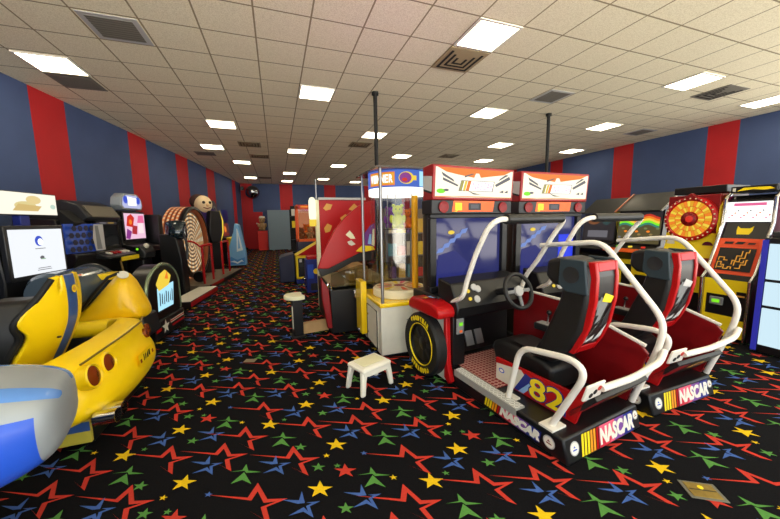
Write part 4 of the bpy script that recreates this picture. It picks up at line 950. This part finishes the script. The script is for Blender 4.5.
for q in range(4):
    for k in range(4):
        sh.append((disc(.05+k*.1+(.05 if q % 2 else 0), .055+q*.1, .044, 6), NAVY))
sh.append(([(.44, .01), (.62, .01), (.62, .41), (.44, .41), (.4, .2)], LGREY)); sh.append(([(.46, .03), (.56, .03), (.52, .39), (.46, .39)], GREY))
art('honeycomb_pattern', Vector((.073, -.67, 1.1)), rr_, uu_, sh, pl, lift=.006)
MB().box(-.04, .03, .0, .58, 1.1, 1.56, BLACK).build('bezel', t, bevel=.008)
MB().box(.0305, .034, .05, .53, 1.15, 1.5, SCRDARK).build('screen', t, smooth=0)
art('title_strip', (.034, .02, 1.51), (0, 1, 0), (0, 0, 1), [(rect(.0, .54, .0, .045), E_DARK), (rect(.05, .2, .01, .035), E_GREY), (rect(.25, .4, .01, .035), EM('lit_dull_gold', (160, 130, 60), .8))], t)
cp = MB().prism([(.0, .98), (.26, .96), (.26, 1.0), (.0, 1.1)], -.2, .56, 'y', DARK).build('control_panel', t, bevel=.01)
for y, m_ in ((.0, OFFW), (.12, RED), (.24, RED), (.36, OFFW), (.46, OFFW)): MB().lathe([(.045, 0), (.045, .03), (.0, .04)], (.15, y, 1.03), (.3, 0, 1), m_, 14).build('button', cp)
MB().box(.262, .275, .1, .6, .9, .97, YELM).build('label_plate', t, bevel=.003)
MB().tube([(.25, .1, .9), (.45, -.1, .25)], .015, M('bronze_rail', (120, 95, 40), .4), 8).build('strut', t)
t = thing('seat_pod', 'black game seat pod with glowing arched picture panel and star striped base', 'arcade game', (-1.6, 5.04, 0), RZ)
MB().box(-.35, .1, -.3, .42, .02, .24, BLACK).build('platform', t, bevel=.012)
MB().prism([(-.35, .24), (-.11, .24), (-.11, .5), (-.35, .45)], -.28, .3, 'y', VINYL).build('seat_cushion', t, bevel=.03)
# arched sign on the seat back
ac = Vector((.1, .0, 0))
prof = [(-.44, .26)]+[(-.44*math.cos(PI*k/16), .6+.36*math.sin(PI*k/16)) for k in range(17)]+[(.44, .26)]
ar = MB(); ar.prism([(ac.y+y, z) for y, z in prof], -.1, .12, 'x', BLACK); ar_o = ar.build('seat_back', t, bevel=.01)
MB().tube([(.11, ac.y+y, z) for y, z in prof[:-1]]+[(.11, ac.y+.44, .26)], .022, M('arch_silver', (150, 170, 140), .2, metal=.6), 8).build('arch_trim', ar_o)
sg = [([(ac.y*0+y*.8, z) for y, z in [(a, .3+(b-.3)*.93) for a, b in prof]], M('sign_black', (20, 16, 14), .3))]
sg += [([(-.22, .36), (.2, .36), (.26, .68), (-.2, .66)], E_CYAN), ([(-.16, .62), (.12, .66), (.2, .78), (.05, .88), (-.1, .84), (-.22, .72)], E_YEL), ([(.02, .76), (.12, .74), (.1, .86)], E_ORANGE)]
for k in range(7): sg.append(([(-.17+.055*k, .42+.03*(k % 2)), (-.145+.055*k, .42), (-.13+.055*k, .58), (-.155+.055*k, .6-.04*(k % 3))], (NAVY, BLACKM, DARK)[k % 3]))
art('arch_sign', (.12, ac.y, 0), (0, 1, 0), (0, 0, 1), sg, ar_o, lift=.004)
bp = MB().box(-.05, .16, ac.y-.42, ac.y+.42, .02, .25, BLACK).build('sign_base', t, bevel=.01)
art('star_badge', (.16, ac.y, .02), (0, 1, 0), (0, 0, 1), [(star5(-.15, .12, .1), OFFW), (rect(-.02, .4, .13, .17), OFFW), (rect(-.02, .4, .14, .16), RED), (rect(.02, .4, .07, .1), RED), (rect(-.4, -.27, .1, .14), RED)], bp, lift=.003)

# machine with lit pink screen
t = thing('dance_video_game', 'black game with tilted lit pink screen and silver round header', 'arcade game', (-2.62, 7.44, 0), RZ)
MB().prism([(-.5, .02), (.0, .02), (.05, .95), (.3, .98), (.3, 1.08), (.03, 1.14), (.0, 1.76), (-.5, 1.76)], -.38, .38, 'y', BLACK).build('body', t, bevel=.012)
sc_ = MB().box(.02, .06, -.36, .36, 1.2, 1.74, BLACK).build('bezel', t, bevel=.006)
art('screen_picture', (.06, -.33, 1.23), (0, 1, 0), (0, 0, 1), [(rect(0, .66, 0, .48), EM('lit_rose', (245, 200, 225), 1.05)), ([(.05, .25), (.25, .22), (.32, .4), (.22, .47), (.1, .42)], E_RED), ([(.2, .1), (.36, .08), (.4, .24), (.24, .26)], EM('lit_crimson', (190, 50, 60), .9)), ([(.0, .02), (.12, .0), (.2, .14), (.06, .2)], E_PURPLE), (rect(.42, .6, .1, .36), EM('lit_blush', (255, 232, 235), 1.05)), ([(.4, .3), (.64, .3), (.62, .45), (.45, .44)], E_PINK), (disc(.18, .32, .05, 12), E_ORANGE)], sc_, lift=.003)
hdr = [(-.3, 1.78), (.3, 1.78), (.36, 1.86), (.32, 2.0), (.2, 2.08), (-.2, 2.08), (-.32, 2.0), (-.36, 1.86)]
hh = MB().prism(hdr, -.12, .05, 'x', SILVER).build('header', t, bevel=.012)
art('header_graphic', (.05, 0, 0), (0, 1, 0), (0, 0, 1), [([(y*.88, 1.93+(z-1.93)*.8) for y, z in hdr], EM('lit_lilac', (190, 195, 235), 1.)), (disc(-.2, 1.96, .07, 14), E_BLUE), (disc(.2, 1.96, .07, 14), E_BLUE), ([(-.13, 1.86), (.13, 1.86), (.15, 2.0), (-.14, 2.02)], E_WHITE)], hh, lift=.003)
MB().prism([(.06, .9), (.36, .86), (.38, .98), (.3, 1.12), (.06, 1.1)], -.38, .0, 'y', DARK).build('console', t, bevel=.03)
MB().box(.08, .32, -.36, -.05, .02, .86, BLACK).build('pedestal', t, bevel=.02)
MB().ball((.33, -.25, 1.1), .05, OFFW, 10).build('joystick', t)
MB().lathe([(.02, 0), (.02, .01)], (.25, -.385, 1.05), (0, -1, .2), E_GREEN, 10).build('status_light', t)

# tall black chopper game
t = thing('motorbike_game', 'tall black game with shiny blue fairing on top beside the spinning wheel', 'arcade game', (-1.86, 7.5, 0), RZ)
MB().prism([(-.32, .02), (.06, .02), (.06, .8), (.0, 1.2), (-.1, 1.3), (-.32, 1.3)], -.14, .14, 'y', BLACK).build('column', t, bevel=.02)
MB().loft([[(x, y*w, z) for x, y in ((-.25, -.13), (.02, -.16), (.14, -.08), (.14, .08), (.02, .16), (-.25, .13))] for z, w in ((1.18, .7), (1.26, 1.1), (1.36, 1.15), (1.48, .9), (1.58, .5))], principled('fairing_blue', srgb(26, 42, 50), .15, metal=.3, coat=.8)).build('fairing', t, sub=2)
MB().tube([(.12, -.1, 1.3), (.2, -.2, 1.1), (.2, -.24, .8)], .025, DARK, 8, fil=.08).build('fork', t)
MB().box(-.85, -.5, .33, .5, .02, 1.7, BLACK).build('rear_cabinet', t, bevel=.015)
MB().box(-.5, -.3, .1, .45, .02, .3, BLACK).build('link_box', t, bevel=.01)

# big illuminated wheel and its platform
t = thing('spiral_wheel_game', 'huge upright wheel with rows of bulbs and an orange rim on a platform', 'arcade game', (-1.95, 9.2, 0), RZ)
pf = MB().box(-.5, .62, -1.1, 1.6, .01, .12, M('platform_beige', (112, 100, 84), .6)).build('platform', t, bevel=.008)
MB().box(.62, .65, -1.1, 1.6, .01, .12, BLACK).build('platform_edge', t, bevel=.004)
MB().box(.651, .656, -1.1, -.2, .06, .125, RED).build('edge_strip', t, bevel=.003)
WC = (-.1, 0, 1.03)
wh = MB().lathe([(.84, -.32), (.89, -.3), (.89, .1), (.84, .14), (.80, .12), (.80, .02), (.0, .02)], WC, (1, 0, 0), M('rim_orange', (150, 78, 42), .4), 64).build('wheel_rim', t)
MB().lathe([(.0, -.315), (.83, -.315)], WC, (1, 0, 0), DARK, 48, caps=False).build('wheel_back', wh)
MB().lathe([(.893, .05), (.9, .08), (.9, .13), (.84, .15), (.82, .13)], WC, (1, 0, 0), BLACK, 64, caps=False).build('black_trim', wh)
WL = [EM('wheel_cream', (226, 208, 172), 1.), EM('wheel_amber', (205, 150, 92), 1.), EM('wheel_dark', (96, 74, 56), .8)]
fm = MB(); NS = 72; NR = 17; vs = []; 
for q in range(NR):
    r = .04+q*.0465
    vs += [(-.078, WC[1]+r*math.cos(2*PI*k/NS), WC[2]+r*math.sin(2*PI*k/NS)) for k in range(NS)]
for mi_ in range(3):
    fs = [(q*NS+k, q*NS+(k+1) % NS, (q+1)*NS+(k+1) % NS, (q+1)*NS+k) for q in range(NR-1) for k in range(NS) if (2 if q % 2 else (k//2+q) % 2) == mi_]
    fm.add(vs, fs, WL[mi_])
def weld(o):
    b_ = bmesh.new(); b_.from_mesh(o.data); bmesh.ops.remove_doubles(b_, verts=b_.verts, dist=.0004); b_.to_mesh(o.data); b_.free()
weld(fm.build('wheel_lights', wh, smooth=0))
rm = MB(); vs = []; RX = [WC[0]-.29+.045*q for q in range(9)]
for x in RX: vs += [(x, WC[1]+.8925*math.cos(2*PI*k/96), WC[2]+.8925*math.sin(2*PI*k/96)) for k in range(96)]
RL = [EM('rim_cream', (235, 190, 140), .9), EM('rim_amber', (222, 120, 60), .9), EM('rim_dark', (130, 62, 36), .8)]
for mi_ in range(3):
    fs = [(q*96+k, q*96+(k+1) % 96, (q+1)*96+(k+1) % 96, (q+1)*96+k) for q in range(8) for k in range(96) if (2 if q % 2 else (k+q//2) % 2) == mi_]
    rm.add(vs, fs, RL[mi_])
weld(rm.build('rim_lights', wh, smooth=0))
MB().prism([(-.4, .12), (.1, .12), (.05, .3), (-.1, 1.0), (-.3, 1.0), (-.38, .3)], .92, 1.0, 'y', DARK).build('wheel_support', t, bevel=.01)
MB().prism([(-.4, .12), (.1, .12), (.05, .3), (-.1, 1.0), (-.3, 1.0), (-.38, .3)], -1.0, -.92, 'y', DARK).build('wheel_support', t, bevel=.01)
for y in (-.9, -.3, .5, 1.1):
    MB().cyl((.45, y, .12), (.45, y, 1.02), .028, RED, n=12).build('rail_post', t)
MB().tube([(.45, -.9, 1.0), (.45, -.3, 1.0)], .028, RED, 12).build('hand_rail', t)
MB().tube([(.45, .5, 1.0), (.45, 1.1, 1.0)], .028, RED, 12).build('hand_rail', t)
MB().tube([(.45, -.9, .95), (.32, -1.0, 1.1), (.2, -1.02, 1.12)], .02, RED, 10, fil=.05).build('lever', t)
MB().lathe([(.12, -.05), (.14, 0), (.12, .05)], (.3, -.75, .27), (0, 1, 0), BLACK, 24).build('drive_wheel', t)

# character-topped games further back
t = thing('strength_tester_game', 'purple and black game topped by a pale round face sign', 'arcade game', (-2.1, 11.4, 0), -45)
MB().box(-.5, .1, -.4, .4, .02, .9, BLACK).build('base', t, bevel=.02)
MB().loft([[(x, y*w, z) for x, y in ((-.2, -.35), (.12, -.35), (.12, .35), (-.2, .35))] for z, w in ((.9, .7), (1.2, .9), (1.6, 1.05), (1.9, .9), (2.0, .6))], M('violet_body', (64, 44, 110), .4)).build('body_panel', t, bevel=.03)
MB().loft([[(x, y, z) for x, y in ((.1, a), (.3, a), (.3, b), (.1, b))] for z, a, b in ((.9, -.05, .28), (1.2, -.1, .36), (1.6, -.05, .38), (1.9, .0, .32))], BLACK).build('shoulder', t, bevel=.03)
MB().tube([(.2, .3, .9), (.25, .39, 1.2), (.25, .41, 1.6), (.2, .34, 1.9)], .03, E_YEL, 8).build('light_edge', t)
hd = MB().ball((.05, -.05, 2.1), (.2, .27, .27), M('face_cream', (240, 215, 170), .5), 18).build('face', t)
for y in (-.15, .05): MB().ball((.23, y, 2.15), (.03, .05, .045), BLACK, 8).build('eye', hd)
MB().ball((.25, -.05, 2.07), (.05, .045, .05), M('nose_cream', (232, 190, 140), .5), 8).build('nose', hd)
MB().tube([(.21, -.16, 2.0), (.235, -.05, 1.96), (.21, .07, 2.0)], .014, DRED, 6).build('mouth', hd)
MB().ball((-.08, -.1, 2.18), (.2, .27, .24), M('hair_brown', (60, 34, 28), .7), 12).build('hair', hd)
t = thing('dark_crest_game', 'dark cabinet with arched crest behind the pale face sign', 'arcade game', (-2.0, 12.6, 0), RZ)
MB().box(-.5, .0, -.35, .35, .02, 1.5, BLACK).build('body', t, bevel=.02)
cs = MB().prism([(-.3, 1.5), (.3, 1.5), (.34, 1.9), (.2, 2.2), (0, 2.3), (-.2, 2.2), (-.34, 1.9)], -.2, .0, 'x', M('crest_brown', (70, 56, 60), .4)).build('crest', t, bevel=.015)
art('crest_graphic', (.0, 0, 1.5), (0, 1, 0), (0, 0, 1), [(disc(0, .42, .2, 18), GREY), (disc(0, .42, .14, 14), NAVY), (rect(-.2, .2, .05, .14), LGREY)], cs, lift=.003)
art('front_graphic', (.0, -.3, .2), (0, 1, 0), (0, 0, 1), [(rect(.05, .55, .6, 1.1), E_RED), (rect(.12, .48, .7, .95), E_DARK)], t, lift=.003)
t = thing('ticket_redemption_game', 'low black and yellow game with red lit screen on the left wall', 'arcade game', (-1.75, 13.4, 0), RZ)
MB().prism([(-.5, .02), (.05, .02), (.05, .55), (.2, .75), (.2, .95), (-.05, 1.0), (-.1, 1.55), (-.5, 1.55)], -.4, .4, 'y', BLACK).build('body', t, bevel=.02)
MB().prism([(.06, .6), (.21, .74), (.21, .96), (.06, 1.0)], -.42, .42, 'y', YELM).build('control_panel', t, bevel=.01)
art('front_graphic', (.05, -.4, .05), (0, 1, 0), (0, 0, 1), [(rect(.04, .12, .05, .5), YELM), (rect(.68, .76, .05, .5), YELM), (rect(.3, .5, .1, .4), DARK)], t, lift=.003)
art('screen_picture', (-.05, -.36, 1.04), (0, 1, 0), (-.05, 0, .5), [(rect(0, .72, 0, .46), EM('lit_dark_red', (130, 40, 35), .8)), (disc(.3, .25, .12, 14), E_ORANGE), (rect(.5, .66, .1, .4), E_DARK)], t, lift=.02)
t = thing('ice_slide_game', 'pale blue and white wave patterned game leaning by the left wall doorway', 'arcade game', (-1.36, 12.4, 0), 0)
IB = M('ice_blue', (120, 180, 232), .4); IW = M('ice_white', (214, 232, 244), .4)
bd = MB().prism([(-.28, .02), (.28, .02), (.28, .42), (.26, .6), (.12, 1.45), (.0, 1.5), (-.05, 1.2), (-.28, .5)], -.3, .35, 'y', IB).build('body', t, bevel=.02)
art('wave_graphic', (-.28, -.3, .02), (1, 0, 0), (0, 0, 1), [([(.02, .06), (.54, .06), (.54, .3), (.3, .22), (.1, .34), (.02, .2)], M('wave_blue', (70, 140, 215), .4)), ([(.06, .16), (.2, .2), (.3, .14), (.44, .22), (.5, .14), (.44, .16), (.3, .08), (.18, .14)], IW),
    ([(.3, .5), (.5, .55), (.42, 1.0), (.36, 1.3), (.34, 1.3)], IW), ([(.34, .6), (.42, .62), (.38, 1.1)], IB)], bd, lift=.003)
MB().box(-.3, .3, -.32, .37, .001, .05, BLACK).build('plinth', t)
t = thing('wall_notice', 'white paper notice on the blue left wall above the ice slide game', 'notice', (lwx(15.2)+.008, 15.2, 1.25), RZ)
MB().box(-.004, .004, -.1, .1, -.3, .3, OFFW).build('sheet', t)
for k in range(5): MB().box(.0045, .006, -.07, .07, .2-.1*k, .22-.1*k, GREY).build('line', t)

# far end of the room
t = thing('grey_partition', 'plain grey blue partition panel standing at the far end of the aisle', 'partition', (.2, 18.3, 0), 3)
MB().box(-.62, .5, -.04, .04, .05, 2.18, M('partition_grey', (120, 138, 150), .6)).build('panel', t, bevel=.008)
MB().box(.5, .62, -.04, .5, .02, 2.2, BLACKM).build('side_return', t, bevel=.008)
for x in (-.4, .4): MB().box(x-.04, x+.04, -.25, .25, .001, .05, GREY).build('foot', t, bevel=.006)
t = thing('red_cabinet', 'small bright red cabinet left of the far grey partition', 'cabinet', (-.72, 18.9, 0), 0)
MB().box(-.25, .25, -.2, .2, .02, 1.07, M('cabinet_red', (238, 52, 36), .5)).build('body', t, bevel=.01)
MB().box(-.22, .22, -.205, -.2, .1, .98, M('cabinet_door_red', (226, 44, 32), .5)).build('door', t, bevel=.004)
MB().box(-.26, .26, -.21, .21, 1.07, 1.1, M('cabinet_top', (150, 24, 22), .5)).build('top', t, bevel=.004)
k = plush((-.72, 18.85, 1.101), TAN, 2.4, 'brown and tan plush figure sitting on the far red cabinet', -10)
MB().lathe([(.0, 0), (.16, 0), (.14, .1), (.0, .12)], (0, 0, .66), (0, .2, 1), OFFW, 14).build('hat', k)

# orange merchandiser and games left of the red carnival game
t = thing('orange_crane_game', 'orange framed crane game full of brown toys on a navy base', 'prize machine', (.84, 9.6, 0), 0)
MB().box(-.3, .35, -.35, .4, .02, .95, NAVY).build('base', t, bevel=.012)
f = MB()
for x in (-.3, .3):
    for y in (-.35, .35): f.box(x, x+.05, y, y+.05, .95, 1.95, ORANGE)
f.box(-.3, .35, -.35, .4, 1.85, 1.98, ORANGE); f.box(-.3, .35, -.35, .4, .95, 1.02, ORANGE)
f.build('frame', t, bevel=.006)
MB().box(-.27, .32, -.34, -.335, 1.02, 1.85, ACRYL).build('front_glass', t)
MB().box(-.25, .3, .3, .34, 1.02, 1.85, EM('lit_back', (215, 140, 100), .8)).build('lit_back', t)
art('sign', (-.28, -.351, 1.87), (1, 0, 0), (0, 0, 1), [(rect(.02, .6, .01, .1), RED), (rect(.1, .3, .03, .08), E_ORANGE)], t, lift=.002)
for k, (x, y, z, c, lb) in enumerate(((-.15, -.15, 1.021, BROWN, 'brown plush bear at the left in the orange crane game'), (.05, -.2, 1.021, TAN, 'tan plush bear in the middle of the orange crane game'), (.2, -.05, 1.021, BROWN, 'brown plush bear at the right in the orange crane game'),
      (.0, .1, 1.021, OR_P, 'orange plush bear at the back of the orange crane game'))):
    plush((.84+x*1.15, 9.6+y, z), c, 1.15+.3*(k == 3), lb, 0)
t = thing('poster_rack', 'dark rack of small lit prizes behind the orange crane game', 'shelf', (.72, 11.4, 0), 0)
MB().box(-.25, .3, .0, .06, .02, 2.05, BLACKM).build('back_panel', t)
for z in (.5, .9, 1.3, 1.7): MB().box(-.25, .3, -.2, .0, z, z+.02, DARK).build('shelf', t)
i_ = 0
for z in (1.321, 1.721):
    for x in (-.16, .0, .18):
        b = MB().box(-.06, .06, -.05, .05, 0, .22, (YELM, E_WARM, OR_P, OFFW, BROWN, E_ORANGE)[i_]).build('prize_box', None, bevel=.006); i_ += 1
        b.location = (.72+x, 11.3, z); tag(b, 'small bright prize on the dark rack behind the orange crane game', 'box', 'prizes on the dark rack')
t = thing('yellow_panel_game', 'yellow sided game with black window and blue red base beside the red carnival game', 'arcade game', (.68, 8.3, 0), 0)
MB().box(-.28, .3, -.3, .3, .1, .68, YELM).build('body', t, bevel=.01)
MB().prism([(-.28, .68), (.3, .68), (.3, 1.0)], -.3, .3, 'y', YELM).build('sloped_top', t, bevel=.006)
art('side_graphic', (-.28, -.3, .1), (1, 0, 0), (0, 0, 1), [(rect(.05, .24, .06, .52), BLACK), (rect(.08, .2, .3, .4), DARK), (rect(.3, .4, .05, .5), NAVY), (disc(.45, .3, .06, 12), BLUE), (disc(.5, .18, .04, 10), GREEN), (rect(.08, .14, .42, .5), LGREY)], t, lift=.003)
MB().prism([(-.25, .69), (.28, .69), (.28, .99)], -.315, -.302, 'y', RED).build('red_trim', t)
MB().box(-.28, .3, -.32, .3, .001, .1, BLUED).build('plinth', t)
MB().lathe([(.07, -.1), (.09, 0), (.07, .1)], (.0, -.38, .095), (1, 0, 0), RED, 16).build('ball_cup', t)
t = thing('navy_cabinet', 'low dark navy box cabinet at the aisle edge before the yellow game', 'cabinet', (.2, 8.5, 0), 0)
MB().prism([(-.18, .02), (.17, .02), (.17, .72), (-.12, .66), (-.18, .6)], -.35, .35, 'y', NAVY).build('body', t, bevel=.01)
MB().box(-.19, -.181, -.3, .3, .1, .55, M('navy_door', (26, 28, 56), .5)).build('door', t, bevel=.003)
t = thing('blue_ticket_post', 'narrow blue machine with chrome parts by the red carnival game', 'arcade game', (.66, 6.9, 0), 0)
MB().box(-.13, .2, -.2, .2, .02, .72, BLUED).build('body', t, bevel=.012)
art('side_graphic', (-.13, -.2, .02), (1, 0, 0), (0, 0, 1), [(rect(.03, .15, .3, .6), BLUE), (disc(.2, .45, .06, 12), YELM), (rect(.08, .22, .05, .2), DARK)], t, lift=.003)
for z in (.15, .3): MB().tube([(-.15, -.15, z), (-.19, .0, z), (-.15, .15, z)], .02, CHROME, 8).build('chrome_bar', t)
MB().box(-.1, .18, -.18, .18, .72, .78, RED).build('top', t, bevel=.01)

STRIPE2 = M('pale_blue_stripe', (92, 142, 214), .25, coat=.5)
# blue and silver racer nose, bottom left
t = thing('silver_blue_racer', 'blue and silver racing machine tail cut by the bottom left picture corner', 'arcade racing machine', (-1.76, 1.62, 0), 15)
MB().box(-.9, .42, -.27, .27, .02, .38, BLACK).build('base', t, bevel=.02)
rg = []
BX = [(-.95, .30, .38, .93), (-.3, .31, .38, .92), (.2, .31, .38, .90), (.5, .30, .40, .875), (.66, .285, .43, .845), (.78, .25, .48, .80), (.835, .18, .54, .76)]
for x, hw, z0, z1 in BX:
    zm = (z0+z1)/2; hz = (z1-z0)/2
    rg.append([(x, hw*a, zm+hz*b) for a, b in ((-.72, -1), (-.95, -.6), (-1, 0), (-.95, .55), (-.78, .9), (-.45, 1), (-.15, 1.02), (.15, 1.02), (.45, 1), (.78, .9), (.95, .55), (1, 0), (.95, -.6), (.72, -1))])
body = MB(); n = 14; v = [p for r in rg for p in r]
for i in range(len(rg)-1):
    for j in range(n):
        k = (j+1) % n
        blue = (i < 4 and j in (0, 1, 2, 10, 11, 12)) or (i == 4 and j in (0, 1, 2))
        pale = j in (4, 8)
        body.add([v[i*n+j], v[i*n+k], v[(i+1)*n+k], v[(i+1)*n+j]], [(0, 1, 2, 3)], BLUE if blue else STRIPE2 if pale else SILVER)
body.poly(rg[0][::-1], BLACK); body.poly(rg[-1], SILVER)
bo = body.build('tail_body', t, smooth=0)
bm = bmesh.new(); bm.from_mesh(bo.data); bmesh.ops.remove_doubles(bm, verts=bm.verts, dist=.0005); bmesh.ops.recalc_face_normals(bm, faces=bm.faces); bm.to_mesh(bo.data); bm.free(); bo.data.shade_smooth()
d = bo.modifiers.new('sub', 'SUBSURF'); d.levels = d.render_levels = 2

t = thing('step_platform', 'low cream platform with red front edge before the tall black fairing game', 'platform', (-1.7, 7.0, 0), RZ)
MB().box(-.1, .28, -.6, .85, .01, .12, BLACK).build('body', t, bevel=.006)
MB().box(-.09, .27, -.58, .84, .121, .127, OFFW).build('step_mat', t, bevel=.002)
MB().box(.2805, .286, -.6, .85, .03, .11, RED).build('edge_strip', t, bevel=.002)

# ------------------------------------------------------------------ light and view
w = bpy.data.worlds.new('world'); S.world = w; w.use_nodes = True
# dim sky, bright lower half added to uplight the ceiling through the open front
wn = w.node_tree; bgn = wn.nodes['Background']
tcw = wn.nodes.new('ShaderNodeTexCoord'); spw = wn.nodes.new('ShaderNodeSeparateXYZ'); rmp = wn.nodes.new('ShaderNodeValToRGB')
wn.links.new(tcw.outputs['Generated'], spw.inputs[0])
mr = wn.nodes.new('ShaderNodeMapRange'); mr.inputs['From Min'].default_value = -1; mr.inputs['From Max'].default_value = 1
wn.links.new(spw.outputs['Z'], mr.inputs['Value']); wn.links.new(mr.outputs['Result'], rmp.inputs[0])
rmp.color_ramp.elements[0].position = .49; rmp.color_ramp.elements[0].color = (1., .94, .82, 1)
rmp.color_ramp.elements[1].position = .51; rmp.color_ramp.elements[1].color = (SKY*.85, SKY*.93, SKY*1., 1)
wn.links.new(rmp.outputs[0], bgn.inputs[0]); bgn.inputs[1].default_value = WORLD
S.view_settings.view_transform = 'Standard'; S.view_settings.look = 'None'
S.view_settings.gamma = 1; S.view_settings.exposure = EXPO; S.view_settings.use_curve_mapping = False
S.cycles.use_denoising = True
S.cycles.max_bounces = 10; S.cycles.diffuse_bounces = 5; S.cycles.transparent_max_bounces = 16
